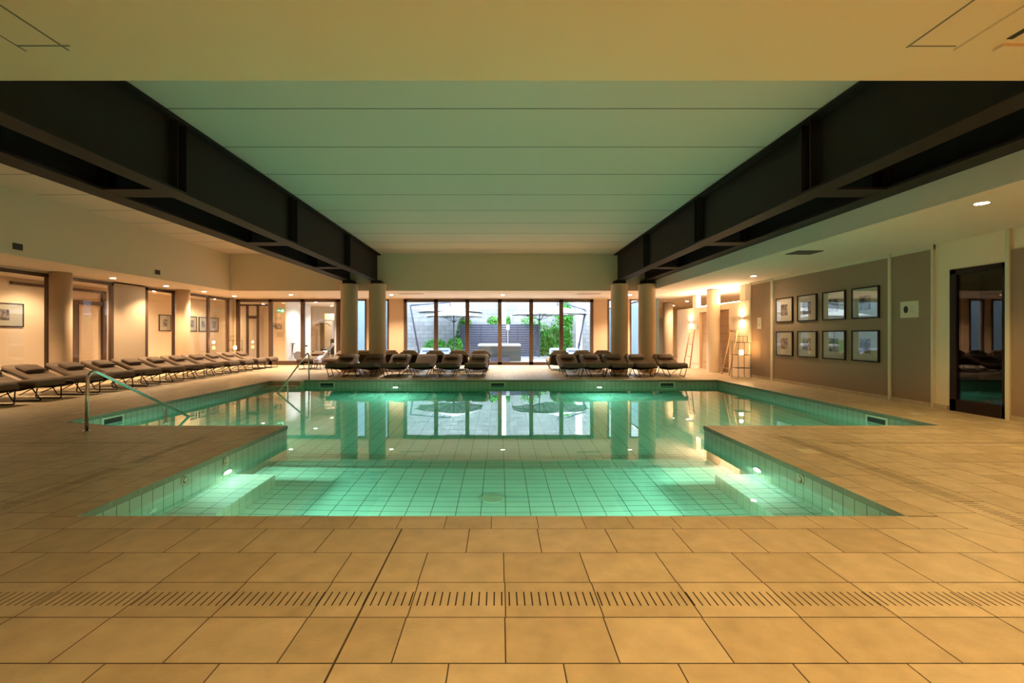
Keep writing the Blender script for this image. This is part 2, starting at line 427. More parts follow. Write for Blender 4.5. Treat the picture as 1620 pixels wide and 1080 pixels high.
floor_quad(WL, WR, 6.60, YF, D3)
wall_quad((XL,6.08),(XR,6.08), D2, D1, M['pooltile']); wall_quad((XL,6.60),(XR,6.60), D3, D2, M['pooltile'])
basin = pb.build('pool_basin'); struct(basin)
# benches, one under each near side wall
for s, x0, x1, xw in ((-1, XL, XL+0.464, 'left'), (1, XR-0.45, XR, 'right')):
    pb = MB(); bz = WZ-0.50; by = 5.36
    floor_quad(x0, x1, YN, by, bz)
    wall_quad((x1,YN) if s < 0 else (x0,YN), (x1,by) if s < 0 else (x0,by), D1, bz, M['pooltile'])
    wall_quad((x0,by),(x1,by), D1, bz, M['pooltile'])
    o = pb.build('pool_bench'); o.parent = basin
# corner steps at far left
pb = MB()
for k, (y0, y1, z) in enumerate(((13.25,YF,-0.004),(12.93,13.25,-0.12),(12.62,12.93,-0.36),(12.30,12.62,-0.62),(12.0,12.30,-0.9))):
    m = M['tile2'] if k < 2 else M['poolfloor']
    floor_quad(WL, -5.68, y0, y1, z, m)
    wall_quad((WL,y0),(-5.68,y0), z-0.4, z, M['tile2'] if k < 2 else M['pooltile'])
    wall_quad((-5.68,y0),(-5.68,y1), -1.6, z, M['tile2'] if k < 1 else M['pooltile'])
o = pb.build('pool_steps'); o.parent = basin

# water: one closed body reaching into the walls
wm = bpy.data.materials.new('pool_water'); n, l = nodes_of(wm); n.remove(n['Principled BSDF'])
gb = n.new('ShaderNodeBsdfGlass'); gb.inputs['IOR'].default_value = 1.333; gb.inputs['Roughness'].default_value = 0.0
tb = n.new('ShaderNodeTexNoise'); tb.inputs['Scale'].default_value = 1.6; tb.inputs['Detail'].default_value = 1.5
tcw = n.new('ShaderNodeTexCoord'); l.new(tcw.outputs['Object'], tb.inputs['Vector'])
bw = n.new('ShaderNodeBump'); bw.inputs['Strength'].default_value = 0.10; bw.inputs['Distance'].default_value = 0.01
l.new(tb.outputs[0], bw.inputs['Height']); l.new(bw.outputs[0], gb.inputs['Normal'])
l.new(gb.outputs[0], n['Material Output'].inputs[0])
va = n.new('ShaderNodeVolumeAbsorption'); va.inputs[0].default_value = (0.08, 0.90, 0.76, 1); va.inputs[1].default_value = 0.30
l.new(va.outputs[0], n['Material Output'].inputs[1])
wb = MB(); e = 0.05
wp = [(XL-e,YN-e),(XR+e,YN-e),(XR+e,YP-e),(WR+e,YP-e),(WR+e,YF+e),(WL-e,YF+e),(WL-e,6.95),(-5.57,YP-e),(XL-e,YP-e)]
wb.face([(x,y,WZ) for x, y in wp], wm); wb.face([(x,y,-1.85) for x, y in wp][::-1], wm)
for i in range(len(wp)):
    p, q = wp[i], wp[(i+1) % len(wp)]
    wb.face([(p[0],p[1],-1.85),(q[0],q[1],-1.85),(q[0],q[1],WZ),(p[0],p[1],WZ)], wm)
water = wb.build('pool_water'); water['kind'] = 'stuff'; tag(water, 'clear green pool water filling the T-shaped basin', 'water')

# pool lamps
def pool_lamp(loc, nrm, label, power=28, vis=True):
    t = thing('pool_lamp', label, 'pool light', loc, 0, 'underwater pool lamps')
    b = MB(); b.disc((0,0,0), nrm, 0.085, 0.012, M['chrome'], ring=0.8); b.build('bezel', t)
    b = MB(); b.disc(Vector(nrm)*0.006, nrm, 0.062, 0.010, M['poollamp']); b.build('lens', t)
    v = Vector(nrm)
    aim = (v+Vector((0,0,-0.8))).normalized() if 'bench' in label else v
    light('AREA', v*0.03, power*(0.52 if 'bench' in label else 0.31), POOLC, 0.11, rot=(-aim).to_track_quat('Z','Y').to_euler(), parent=t)
pool_lamp((XL,5.2,WZ-0.25), (1,0,0), 'glowing pool lamp above the left underwater bench', 18)
pool_lamp((XR,5.28,WZ-0.25), (-1,0,0), 'glowing pool lamp above the right underwater bench', 24)
pool_lamp((-3.02,YF,WZ-0.42), (0,-1,0), 'glowing pool lamp in far pool wall, left of centre', 80)
pool_lamp((2.91,YF,WZ-0.42), (0,-1,0), 'glowing pool lamp in far pool wall, right of centre', 80)
for x in (-1.4, 1.4): pool_lamp((x,YN,WZ-0.45), (0,1,0), 'pool lamp below the front coping, %s' % ('left' if x < 0 else 'right'), 60)
for x in (-4.8, 4.6): pool_lamp((x,YP,WZ-0.45), (0,1,0), 'added unseen pool lamp in the wall behind the %s deck corner' % ('left' if x < 0 else 'right'), 80)  # unseen lamps, added to light the wide basin

# skimmers
def skimmer(c, axis, label):
    t = thing('skimmer', label, 'skimmer', c, {'y': 0, 'l': -PI/2, 'r': PI/2}[axis], 'pool skimmer openings')
    b = MB(); w2 = 0.225
    for lo, hi in (((-w2,-0.012,-0.03),(w2,0.0,0)), ((-w2,-0.012,-0.2),(-w2+0.035,0,-0.03)), ((w2-0.035,-0.012,-0.2),(w2,0,-0.03)), ((-w2,-0.012,-0.23),(w2,0,-0.2))):
        b.box(lo, hi, M['trim'])
    b.build('frame', t)
    b = MB(); b.box((-w2+0.035,-0.004,-0.2),(w2-0.035,-0.001,-0.03), M['vent']); b.build('mouth', t)
for x, lb in ((-5.02,'left'),(-0.05,'middle'),(4.88,'right')): skimmer((x,YF,-0.065), 'y', f'rectangular skimmer opening in the far pool wall, {lb} of the three')
skimmer((WL,7.85,-0.065), 'r', 'skimmer opening in the left pool wall by the handrail')
skimmer((WR,7.82,-0.065), 'l', 'skimmer opening in the right pool wall near the picture wall')
# round fittings
def fitting(c, nrm, label, r=0.05):
    b = MB(); b.disc((0,0,0), nrm, r, 0.012, M['trim'], ring=0.0 if r > 0.1 else 0.75); b.disc((0,0,0), nrm, r*0.4, 0.014, M['trim'])
    o = b.build('pool_fitting', loc=c); tag(o, label, 'pool fitting', 'round pool wall fittings'); return o
fitting((XL,4.5,-0.10), (1,0,0), 'pale round fitting on the left near pool wall, nearer one')
fitting((XL,5.18,-0.10), (1,0,0), 'pale round fitting on the left near pool wall, above the lamp')
fitting((XR,4.53,-0.10), (-1,0,0), 'pale round fitting on the right near pool wall above the waterline')
fitting((XL,4.08,WZ-0.24), (1,0,0), 'underwater round inlet at the left front corner')
fitting((XR,4.08,WZ-0.24), (-1,0,0), 'underwater round inlet at the right front corner')
fitting((-0.08,5.1,D1+0.001), (0,0,1), 'round drain cover on the pool floor', 0.12)
for (x, y, x2, lb) in ((-3.68,4.62,0,'on the left deck beside the near basin'),(3.45,5.2,0,'on the right deck beside the near basin'),(6.85,7.64,0,'on the deck beneath the picture wall'),(-7.0,7.7,0,'on the left deck by the loungers')):
    o = box_obj('deck_hatch', (x-0.10,y-0.10,0.0),(x+0.10,y+0.10,0.004), M['trim']); tag(o, 'pale square service hatch set in the tiles '+lb, 'hatch', 'deck hatches')

# ------------------------------------------------------------------ ceilings and walls
b = MB(); Y = YB
edges = [3.47]+[4.79+1.232*k for k in range(10)]+[YB]
for i in range(len(edges)-1):
    b.box((-10.2,edges[i],ZC),(5.7,edges[i+1],ZC+0.05), M['ceil'])
b.box((-10.4,3.3,ZC+0.03),(6.2,YB+0.1,ZC+0.2), M['ceil'])
for e_ in edges[1:-1]: b.box((-9.7,e_,ZC-0.002),(5.4,e_+0.02,ZC+0.01), M['joint'])
struct(b.build('ceiling'))
b = MB(); b.box((-14,-3,3.2),(12,3.47,3.4), M['ceil_front']); b.box((-14,3.42,3.3),(12,3.47,4.4), M['ceil_front'])
struct(b.build('ceiling_front'))
b = MB(); b.box((-14.2,3.47,ZS),(XSL-0.1,YG+0.1,ZS+0.15), M['ceil']); b.box((XSL-0.1,3.47,ZS),(XSL,YB,ZC), M['plaster'])
struct(b.build('ceiling_left'))
b = MB(); b.box((XSR+0.1,3.47,ZS+0.02),(12,YG,ZS+0.17), M['ceil']); b.box((XSR,3.47,ZS+0.02),(XSR+0.1,YB,ZC), M['ceil'])
struct(b.build('ceiling_right'))
b = MB(); b.box((XSL-0.1,YB+0.1,ZS),(XSR+0.1,YG+0.1,ZS+0.15), M['ceil']); b.box((XSL-0.1,YB,ZS),(XSR+0.1,YB+0.1,ZC), M['plaster'])
struct(b.build('ceiling_far'))
b = MB(); b.box((-14,-3.2,0),(12,-3,3.4), M['plaster']); struct(b.build('wall_back'))
b = MB(); b.box((-14.2,-3,0),(-14,7.2,3.4), M['plaster']); b.box((-13.8,7.0,0),(XGL,7.2,ZS), M['plaster']); struct(b.build('wall_left'))

# ------------------------------------------------------------------ steel beams
def beam(x0, x1, name_side, s, inner):
    """x0..x1 flange extent; s=+1 when the web faces the pool on the +x side"""
    t = thing('steel_beam', f'dark brown steel I-beam over the {name_side}', 'beam', (0,0,0), 0, 'paired ceiling beams')
    xm = (x0+x1)/2
    b = MB(); b.box((x0,2.9,ZB),(x1,YB,ZB+0.035), M['steelbeam']); b.build('bottom_flange', t)
    b = MB(); b.box((x0,3.47,ZC-0.05),(x1,YB,ZC-0.01), M['steelbeam']); b.build('top_flange', t)
    b = MB(); b.box((xm-0.012,3.47,ZB+0.035),(xm+0.012,YB,ZC-0.05), M['steelbeam']); b.build('web', t)
    for y in (6.33, 9.85, 13.37):
        b = MB(); b.box((x0+0.02,y-0.10,ZB+0.035),(x1-0.02,y-0.085,ZC-0.05), M['steelbeam']); b.box((x0+0.02,y+0.085,ZB+0.035),(x1-0.02,y+0.10,ZC-0.05), M['steelbeam'])
        b.build('stiffener', t)
    return t
bl1 = beam(-4.575, -4.30, 'left pool side, inner of the pair', 1, True)
bl2 = beam(-5.59, -5.26, 'left pool side, outer of the pair', 1, False)
br1 = beam(4.15, 4.445, 'right pool side, inner of the pair', -1, True)
br2 = beam(5.13, 5.44, 'right pool side, outer of the pair', -1, False)
for t, xa, xb in ((bl1,-5.27,-4.57),(br1,4.44,5.14)):
    for y in (6.33, 9.85, 13.37):
        b = MB(); b.box((xa,y-0.18,ZB+0.003),(xb,y+0.18,ZB+0.032), M['steelbeam']); b.build('tie_plate', t)
    b = MB(); b.box((xa,3.47,ZC-0.3),(xb,YB,ZC-0.28), M['black']); b.build('dark_gap_sheet', t)  # black sheet stands in for the shade in the gap between the beams

# big round columns under the beams
def column(x, y, r, z1, label, group, neck=False, m=None):
    t = thing('round_column', label, 'column', (x,y,0), 0, group)
    b = MB(); n_ = 40
    prof = [(r,0),(r,z1-0.03),(r*1.05,z1-0.03),(r*1.05,z1)] if neck else [(r,0),(r,z1)]
    rows = [[(q*math.cos(2*PI*k/n_), q*math.sin(2*PI*k/n_), z) for k in range(n_)] for q, z in prof]
    b.grid(rows, m or M['columnp'], closed_u=True); b.face(rows[-1], m or M['columnp'])
    b.build('shaft', t)
    if neck:
        b = MB(); b.box((-r*0.62,-r*0.62,z1),(r*0.62,r*0.62,ZB), M['steelbeam']); b.build('steel_neck', t)
    return t
for x, lb in ((-5.33,'outermost at the left'),(-4.33,'second from the left'),(4.26,'third from the left'),(5.24,'outermost at the right')):
    column(x, 16.5, 0.295, 3.11, 'thick round plaster column under steel beams at the far deck, '+lb, 'beam columns', True)
column(-11.28, 11.95, 0.225, ZS, 'round column at the left glass wall, nearest one', 'left glass wall columns')
column(-11.28, 16.55, 0.225, ZS, 'round column at the left glass wall, second one between framed pictures', 'left glass wall columns')
column(7.62, 16.55, 0.22, ZS, 'round column between the two sauna doors', 'right columns', m=M['plaster'])
column(8.45, 23.3, 0.24, ZS, 'pale round column in the passage far right', 'right columns', m=M['plaster'])

# ------------------------------------------------------------------ glazing
def frame_win(name, axis, fixed, u0, u1, z0, z1, mull, fw=0.06, fd=0.08, glass=None, fm=None, sill=0.0, doubles=()):
    """glazing in a plane; axis 'x' runs along x at y=fixed, 'y' runs along y at x=fixed"""
    fm = fm or M['frame']; glass = glass or M['glass']
    b = MB()
    def bx(ua, ub, za, zb, d=fd, m=fm, mb=b):
        if axis == 'x': mb.box((ua,fixed-d/2,za),(ub,fixed+d/2,zb), m)
        else: mb.box((fixed-d/2,ua,za),(fixed+d/2,ub,zb), m)
    bx(u0, u1, z1-fw, z1); bx(u0, u1, z0, z0+fw+sill)
    bx(u0, u0+fw, z0, z1); bx(u1-fw, u1, z0, z1)
    for mu in mull: bx(mu-fw/2*(2.2 if mu in doubles else 1.3), mu+fw/2*(2.2 if mu in doubles else 1.3), z0, z1)
    o = struct(b.build(name))
    cuts = [u0]+list(mull)+[u1]
    for i in range(len(cuts)-1):
        g = MB(); bx(cuts[i]+0.02, cuts[i+1]-0.02, z0+0.03, z1-0.03, 0.008, glass, g); g.build('pane', o)
    return o
def X(px, Yv): return (px-790)*Yv/F
gx = lambda px: X(px, YG)
ZH = 2.87
frame_win('window_1', 'x', YG, gx(639.3), gx(938.3), 0, ZH, [gx(690),gx(739.5),gx(790.7),gx(840.3),gx(887.8)], fw=0.13, fd=0.14, doubles=())
frame_win('window_2', 'x', YG, gx(374.5), gx(537), 0, ZH, [gx(428.5),gx(479.2)], fw=0.12, fd=0.12, sill=0.06)
frame_win('window_3', 'x', YG, gx(537), gx(580), 0, ZH, [], fw=0.07)
frame_win('window_4', 'x', YG, gx(592), gx(615.5), 0, ZH, [], fw=0.07)
frame_win('window_5', 'x', YG, gx(961), gx(985), 0, ZH, [], fw=0.07)
frame_win('window_6', 'x', YG, gx(996.3), gx(1037), 0, ZH, [], fw=0.06)
b = MB()
for a, c in ((580,592),(615.5,639.3),(938.3,961),(985,996.3),(362,374.5)):
    b.box((gx(a),YG-0.02,0),(gx(c),YG+0.2,ZS), M['columnp'])
b.box((gx(362),YG-0.05,ZH),(gx(1037),YG+0.2,ZS+0.1), M['plaster'])
struct(b.build('wall_far'))
# left glass wall
frame_win('window_7', 'y', XGL, 7.2, 11.97, 0, ZH, [9.6], fw=0.09)
frame_win('window_8', 'y', XGL, 12.2, 13.93, 0, ZH, [], fw=0.09)
frame_win('window_9', 'y', XGL, 15.2, 16.6, 0, ZH, [], fw=0.09)
frame_win('window_10', 'y', XGL, 17.0, 19.9, 0, ZH, [18.5], fw=0.09)
b = MB()
for a, c in ((13.93,15.2),(19.9,YG)): b.box((XGL-0.15,a,0),(XGL+0.02,c,ZS), M['pier'])
b.box((XGL-0.12,11.97,0),(XGL+0.0,12.2,ZS), M['columnp']); b.box((XGL-0.12,16.6,0),(XGL,17.0,ZS), M['columnp'])
b.box((XGL-0.1,7,ZH),(XGL+0.02,YG,ZS+0.1), M['plaster'])
struct(b.build('wall_left_piers'))
# corridor behind the left glass wall
b = MB(); b.box((-13.8,7.2,0),(-13.6,27,ZS), M['plaster']); b.box((-13.8,26.8,0),(-10.8,27,ZS), M['plaster'])
b.box((-13.8,YG,ZS),(-7.0,27,ZS+0.15), M['ceil'])
struct(b.build('wall_corridor'))
# gym behind the far-left glass
b = MB()
b.box((-10.8,26.8,0),(-7.0,27,ZS), M['gymwall']); b.box((-7.25,YG+0.1,0),(-7.05,27,ZS), M['gymwall'])
b.box((-10.75,21.6,0),(-9.95,21.75,ZS), M['plaster']); b.box((-10.02,21.75,0),(-9.95,24.5,ZS), M['gymwall'])
struct(b.build('wall_gym'))

# ------------------------------------------------------------------ right wall
b = MB()
pan = [(-3.0,3.5),(3.56,7.10),(8.39,9.26),(9.32,13.24),(13.36,14.42)]
b.box((XWR,-3,0),(XWR+0.15,7.16,3.4), M['plaster']); b.box((XWR,8.06,0),(XWR+0.15,14.42,3.2), M['plaster'])
b.box((XWR,7.16,2.43),(XWR+0.15,8.06,3.2), M['plaster'])
# lower sauna wall with two openings
zl = 2.405
b.box((XWR,14.42,0),(XWR+0.2,15.87,zl), M['plaster']); b.box((XWR,16.78,0),(XWR+0.2,17.42,zl), M['plaster'])
b.box((XWR,18.2,0),(XWR+0.2,20.5,zl), M['plaster'])
b.box((XWR,15.87,2.19),(XWR+0.2,16.78,zl), M['plaster']); b.box((XWR,17.42,2.19),(XWR+0.2,18.2,zl), M['plaster'])
for y in (15.0, 18.7): b.box((XWR+0.01,y-0.17,zl),(XWR+0.19,y+0.17,ZS+0.02), M['plaster'])
struct(b.build('wall_right'))
b = MB()
for y0, y1 in pan[1:]:
    b.box((XWR-0.025,y0,0.07),(XWR,y1,2.85 if y0 > 8 else 2.60), M['brownwall'])
struct(b.build('wall_right_panels'))
b = MB()
for y, w2 in ((7.13,0.03),(9.29,0.03),(13.30,0.055),(14.45,0.04),(8.37,0.02),(3.53,0.03)): b.box((XWR-0.05,y-w2,0),(XWR,y+w2,2.93), M['trim'])
b.box((XWR-0.035,8.35,2.85),(XWR,14.45,2.93), M['trim']); 
struct(b.build('trim_2'))
b = MB(); b.box((XWR-0.04,-3,0),(XWR,7.16,0.075), M['tile2']); b.box((XWR-0.04,8.1,0),(XWR,14.42,0.075), M['tile2']); struct(b.build('baseboard_right'))
# door in the right wall
b = MB(); y0, y1, zt = 7.17, 8.06, 2.43
b.box((XWR-0.03,y0,0),(XWR+0.06,y0+0.05,zt), M['darkframe']); b.box((XWR-0.03,y1-0.11,0),(XWR+0.06,y1,zt), M['darkframe'])
b.box((XWR-0.03,y0,zt-0.09),(XWR+0.06,y1,zt), M['darkframe']); b.box((XWR-0.03,y0,0),(XWR+0.06,y1,0.20), M['darkframe'])
dd = struct(b.build('door_1'))
b = MB(); b.box((XWR+0.0,y0+0.05,0.2),(XWR+0.012,y1-0.11,zt-0.09), M['glassdark']); b.build('pane', dd)
b = MB(); b.box((XWR+2.5,5.5,0),(XWR+2.6,10,3), M['brownwall']); b.box((XWR+0.15,10,0),(XWR+2.6,10.1,3), M['brownwall']); b.box((XWR+0.15,5.4,0),(XWR+2.6,5.5,3), M['brownwall']); struct(b.build('wall_side_room'))
# room behind the low wall, end of the passage
b = MB(); b.box((11.6,10.1,0),(11.8,29,3.0), M['plaster']); b.box((7.05,28.8,0),(11.8,29,3.0), M['plaster']); b.box((6.85,YG+0.2,0),(7.05,29,3.0), M['bluewall'])
b.box((6.85,YG,ZS+0.02),(12,29,ZS+0.17), M['ceil']); b.box((9.68,28.7,0),(10.25,28.8,2.35), M['grey']); struct(b.build('wall_passage'))

# sauna doors (plank faced, set back in the openings)
for k, (y0, y1) in enumerate(((15.87,16.78),(17.42,18.2))):
    b = MB(); z = 0.0
    while z < 2.18:
        b.box((XWR+0.11,y0,z+0.004),(XWR+0.15,y1,min(z+0.27,2.19)-0.004), M['sauna']); z += 0.27
    b.box((XWR+0.14,y0,0),(XWR+0.19,y1,2.19), M['grout'])
    struct(b.build(f'door_{k+2}'))

# ------------------------------------------------------------------ ceiling fixtures
def downlight(x, y, z, label, power=60, col=WARM, spot=130, group='recessed ceiling downlights', gs=None):
    t = thing('downlight', label, 'ceiling light', (x,y,z), 0, group)
    b = MB(); b.disc((0,0,0), (0,0,-1), 0.085, 0.008, M['white'], ring=0.8); b.build('rim', t)
    b = MB(); b.disc((0,0,-0.0005), (0,0,-1), 0.07, 0.006, M['lamp']); b.build('bulb', t)
    light('SPOT', (0,0,-0.03), power, col, 0.05, spot=math.radians(spot), parent=t, blend=0.6)
    return t
for y, nm in ((9.1,'first'),(13.1,'second'),(15.2,'third'),(17.15,'fourth'),(19.1,'last')):
    downlight(-10.9, y, ZS, f'round downlight in the soffit above the left lounger row, {nm} from the near end', 150, spot=124)
for x, nm in ((-8.3,'near the exit sign glazing'),(-4.3,'just right of the left column pair'),(0.13,'above the middle of the courtyard window'),(5.2,'beside the right column pair')):
    downlight(x, 18.5, ZS, f'round downlight in the far soffit {nm}', 280, (1,0.76,0.52))
downlight(5.95, 5.73, ZS+0.02, 'bright round downlight in the right soffit near the glass door', 95, AMBER)
downlight(7.0, 12.8, ZS+0.02, 'dim round downlight in the right soffit by the sconce wall', 30)
# lamps of the front soffit, behind the viewpoint
for x, y, p in ((1.2,1.2,108),(4.0,0.6,90),(-2.6,0.0,1),(6.2,1.6,60),(0.9,-1.6,70)):
    downlight(x, y, 3.2, 'amber front soffit downlight, %s' % {(1.2,1.2):'centre',(4.0,0.6):'right of centre',(-2.6,0.0):'left of centre',(6.2,1.6):'far right',(0.9,-1.6):'rearmost'}[(x,y)], p, AMBER, 128, 'front soffit downlights')
# gym and corridor lamps
for x, y in ((-12.6,9.6),(-12.6,13.2),(-12.6,17.0),(-12.6,20.6),(-12.2,24.0)):
    downlight(x, y, ZS, 'downlight in the corridor behind the left glass, %s' % {9.6:'nearest',13.2:'beyond the first column',17.0:'beyond the second column',20.6:'near the three photos',24.0:'farthest'}[y], 62, (1,0.72,0.42), 150, 'corridor downlights')
for x, y in ((-8.9,22.5),(-8.2,24.6),(-9.2,25.5)):
    downlight(x, y, ZS, 'downlight in the gym ceiling, %s' % {22.5:'nearest the glazing',24.6:'above the cable machine',25.5:'at the back by the wall bars'}[y], 75, (1,0.97,0.95), 150, 'gym downlights')
for x, y in ((9.0,22.3),(9.6,25.6),(9.3,17.0)):
    downlight(x, y, ZS+0.02, 'downlight %s' % {22.3:'just beyond the far glazing in the right passage',25.6:'deep in the right passage by its end door',17.0:'in the room behind the low sauna wall'}[y], 80, WARM, 150, 'passage downlights')

def vent(x0, x1, y0, y1, z, label, axis='z', slats=5):
    t = thing('air_vent', label, 'vent', ((x0+x1)/2,(y0+y1)/2,z)); wx, wy = (x1-x0)/2, (y1-y0)/2
    return t, wx, wy
t, wx, wy = vent(5.75,6.25,8.95,9.35,ZS+0.02,'dark rectangular grille in the right soffit')
b = MB(); b.box((-wx,-wy,-0.012),(wx,wy,0), M['vent']); b.build('grille', t)
for (z, yv, lb) in ((3.49,9.8,'small dark square vent high on the left soffit wall, nearer one'),):
    pass
def wall_vent(y, z, lb):
    t = thing('wall_vent', lb, 'vent', (XSL,y,z), 0, 'left wall vents')
    b = MB(); b.box((0,-0.14,-0.09),(0.01,0.14,0.09), M['plaster']); b.build('surround', t)
    b = MB(); b.box((0.01,-0.10,-0.065),(0.016,0.10,0.065), M['vent']); b.build('grille', t)
wall_vent(9.42, 1.3+140*9.42/F, 'small dark vent high on the left wall, nearer one')
wall_vent(13.28, 1.3+99.5*13.28/F, 'small dark vent high on the left wall, farther one')
for x0, x1, lb in ((-3.9,-2.95,'left'),(3.0,3.95,'right')):
    b = MB(); b.box((x0,18.0,ZS-0.012),(x1,18.16,ZS), M['trim']); b.box((x0+0.03,18.02,ZS-0.016),(x1-0.03,18.08,ZS-0.012), M['vent'])
    o = b.build('slot_diffuser'); tag(o, f'slim slot air diffuser in the far soffit, {lb} of the window', 'vent', 'slot diffusers')
# access panel, air unit of the front soffit
b = MB(); zc = 3.2
for lo, hi in (((-3.17,1.2,zc-0.003),(-3.162,3.11,zc)),((-2.88,1.2,zc-0.003),(-2.868,3.10,zc)),((-3.17,3.045,zc-0.003),(-2.82,3.055,zc))): b.box(lo, hi, M['joint'])
o = b.build('access_panel'); tag(o, 'flush access panel outline in the front soffit, upper left', 'panel')
t = thing('air_conditioner', 'flush ceiling air unit with slot, upper right corner', 'air conditioner', (3.5,2.65,3.2))
b = MB(); b.box((-0.48,-0.6,-0.012),(0.6,0.44,0), M['ceil_front']); b.build('panel', t)
b = MB(); b.box((-0.27,-0.45,-0.016),(-0.23,0.31,-0.012), M['vent']); b.box((-0.22,-0.45,-0.03),(0.3,0.2,-0.012), M['ceil_front']); b.box((-0.24,0.36,-0.03),(0.4,0.42,-0.012), M['ceil_front']); b.build('slot', t)
b = MB()
for lo, hi in (((2.685,1.2,zc-0.003),(2.697,3.07,zc)),((2.69,3.05,zc-0.003),(3.0,3.058,zc))): b.box(lo, hi, M['joint'])
o = b.build('access_panel'); tag(o, 'flush access panel outline beside the ceiling air unit, upper right', 'panel')

# ------------------------------------------------------------------ loungers
PROF = [(0.0,0.375),(0.06,0.415),(0.18,0.43),(0.4,0.415),(0.62,0.365),(0.8,0.345),(0.98,0.375),(1.2,0.46),(1.42,0.56),(1.65,0.645)]
def make_lounger(fab, pil, pillow=True, hw=0.335, lift=0.0, ps=0.0):
    prof = [(s, z+lift*max(0.0, (s-0.8)/0.85)) for s, z in PROF]; hl = lift*0.63
    root = thing('sun_lounger', 'x', 'sun lounger')
    # mattress, rounded edge cross sections
    b = MB(); th = 0.10; rows = []
    N = len(prof)
    for i, (s, z) in enumerate(prof):
        k = min(1.0, 0.55+0.45*min(i, 2)/2) if i < 3 else 1.0
        t2 = th*(0.6 if i == 0 else 1.0)/2; zc_ = z-th/2; W = hw*(0.93 if i in (0, N-1) else 1.0)
        sec = []
        for (ux, uz) in ((-1,0),(-0.97,0.7),(-0.9,1.0),(-0.45,1.04),(0,1.06),(0.45,1.04),(0.9,1.0),(0.97,0.7),(1,0),(0.97,-0.7),(0.9,-1),(0,-1),(-0.9,-1),(-0.97,-0.7)):
            sec.append((ux*W, s, zc_+uz*t2))
        rows.append(sec)
    b.grid(rows, fab, closed_u=True); b.face(rows[0], fab); b.face(rows[-1][::-1], fab)
    b.build('mattress', root)
    # sling and frame
    b = MB()
    low = [(s, z-0.13-(0.06 if 0.3 < s < 1.0 else 0)) for s, z in prof]
    b.grid([[(-hw*0.86, s, z+0.03) , (0, s, z), (hw*0.86, s, z+0.03)] for s, z in low], M['slingcloth'])
    b.build('sling', root)
    for sx in (-1, 1):
        b = MB(); b.tube([(sx*hw*0.97, s, z-0.095) for s, z in prof], 0.013, M['blackmetal'])
        b.build('side_rail', root)
    for yy_, zz_ in ((0.02,0.29),(0.62,0.22),(1.64,0.535+lift)):
        b = MB(); b.tube([(-hw*0.95,yy_,zz_),(hw*0.95,yy_,zz_)], 0.013, M['blackmetal']); b.build('cross_bar', root)
    for sx in (-1, 1):
        b = MB()
        b.tube([(sx*hw*0.97,0.10,0.32),(sx*0.215,0.0,0.03),(sx*0.21,0.03,0.013),(sx*0.21,0.12,0.013),(sx*0.23,0.50,0.013),(sx*0.24,0.54,0.04),(sx*hw*0.97,0.58,0.25)], 0.012, M['blackmetal'])
        b.build('leg', root)
        b = MB()
        b.tube([(sx*hw*0.97,0.80,0.25),(sx*0.25,1.30,0.02),(sx*0.25,1.34,0.012)], 0.012, M['blackmetal'])
        b.build('leg', root)
        b = MB()
        b.tube([(sx*hw*0.99,1.5,0.49+hl),(sx*hw*1.04,1.58,0.58+lift),(sx*hw*1.05,1.62,0.52+lift),(sx*hw*1.0,1.60,0.42+lift),(sx*hw*0.95,1.42,0.38)], 0.011, M['blackmetal'])
        b.build('head_bracket', root)
    if pillow:
        b = MB(); rows = []
        sl = math.atan2(0.10+lift*0.26, 0.22); c0 = Vector((0,1.34+ps,0.525+hl+ps*0.48)); px_, py_, pz_ = 0.235, 0.135, 0.042
        ax = Vector((0,math.cos(sl),math.sin(sl))); az = Vector((0,-math.sin(sl),math.cos(sl)))
        for v_, f_ in ((-1,0.55),(-0.85,0.95),(-0.4,1.0),(0.4,1.0),(0.85,0.95),(1,0.55)):
            sec = []
            for u_, g_ in ((-1,0),(-0.94,0.75),(-0.6,1.0),(0,1.08),(0.6,1.0),(0.94,0.75),(1,0),(0.94,-0.75),(0.6,-1),(0,-1),(-0.6,-1),(-0.94,-0.75)):
                sec.append(c0+Vector((px_*u_*(0.96 if abs(v_) == 1 else 1),0,0))+ax*py_*v_+az*(pz_*g_*f_+pz_))
            rows.append(sec)
        b.grid(rows, pil, closed_u=True); b.face(rows[0], pil); b.face(rows[-1][::-1], pil)
        b.build('pillow', root)
    return root
proto = make_lounger(M['fabric'], M['pillow'])
proto_bare = make_lounger(M['fabric'], M['pillow'], False)
proto_up = make_lounger(M['fabric_sun'], M['pillow_sun'], lift=0.05, ps=0.17)
used = set()
def put(p, x, y, rz, label, group):
    if p.name not in used: used.add(p.name); o = p
    else: o = copy_tree(p)
    o.location = (x, y, 0); o.rotation_euler = (0, 0, rz); o['label'] = label; o['group'] = group
    return o
ordn = ['first','second','third','fourth','fifth','sixth','seventh','eighth','ninth','tenth','eleventh','twelfth','thirteenth']
for k in range(12):
    yy = 8.42+0.93*k
    put(proto, -9.02, yy, PI/2+random.uniform(-0.02,0.02), f'taupe sun lounger along the left glass wall, {ordn[k]} from the near end', 'loungers along the left glass wall')
for k, px in enumerate((531,575,619,663,706,751)):
    yy = 14.45; xx = X(px, yy)
    p = proto_bare if k == 3 else proto
    put(p, xx, yy, 0.02*(2.5-k), f'taupe lounger in the left poolside group facing the pool, {ordn[k]} from the left'+(', without pillow' if k == 3 else ''), 'left poolside loungers')
for k, px in enumerate((908,947,985,1024,1072)):
    yy = 14.45; xx = X(px, yy)
    put(proto, xx, yy, 0.02*(1-k), f'taupe lounger in the right poolside group facing the pool, {ordn[k]} from the left', 'right poolside loungers')
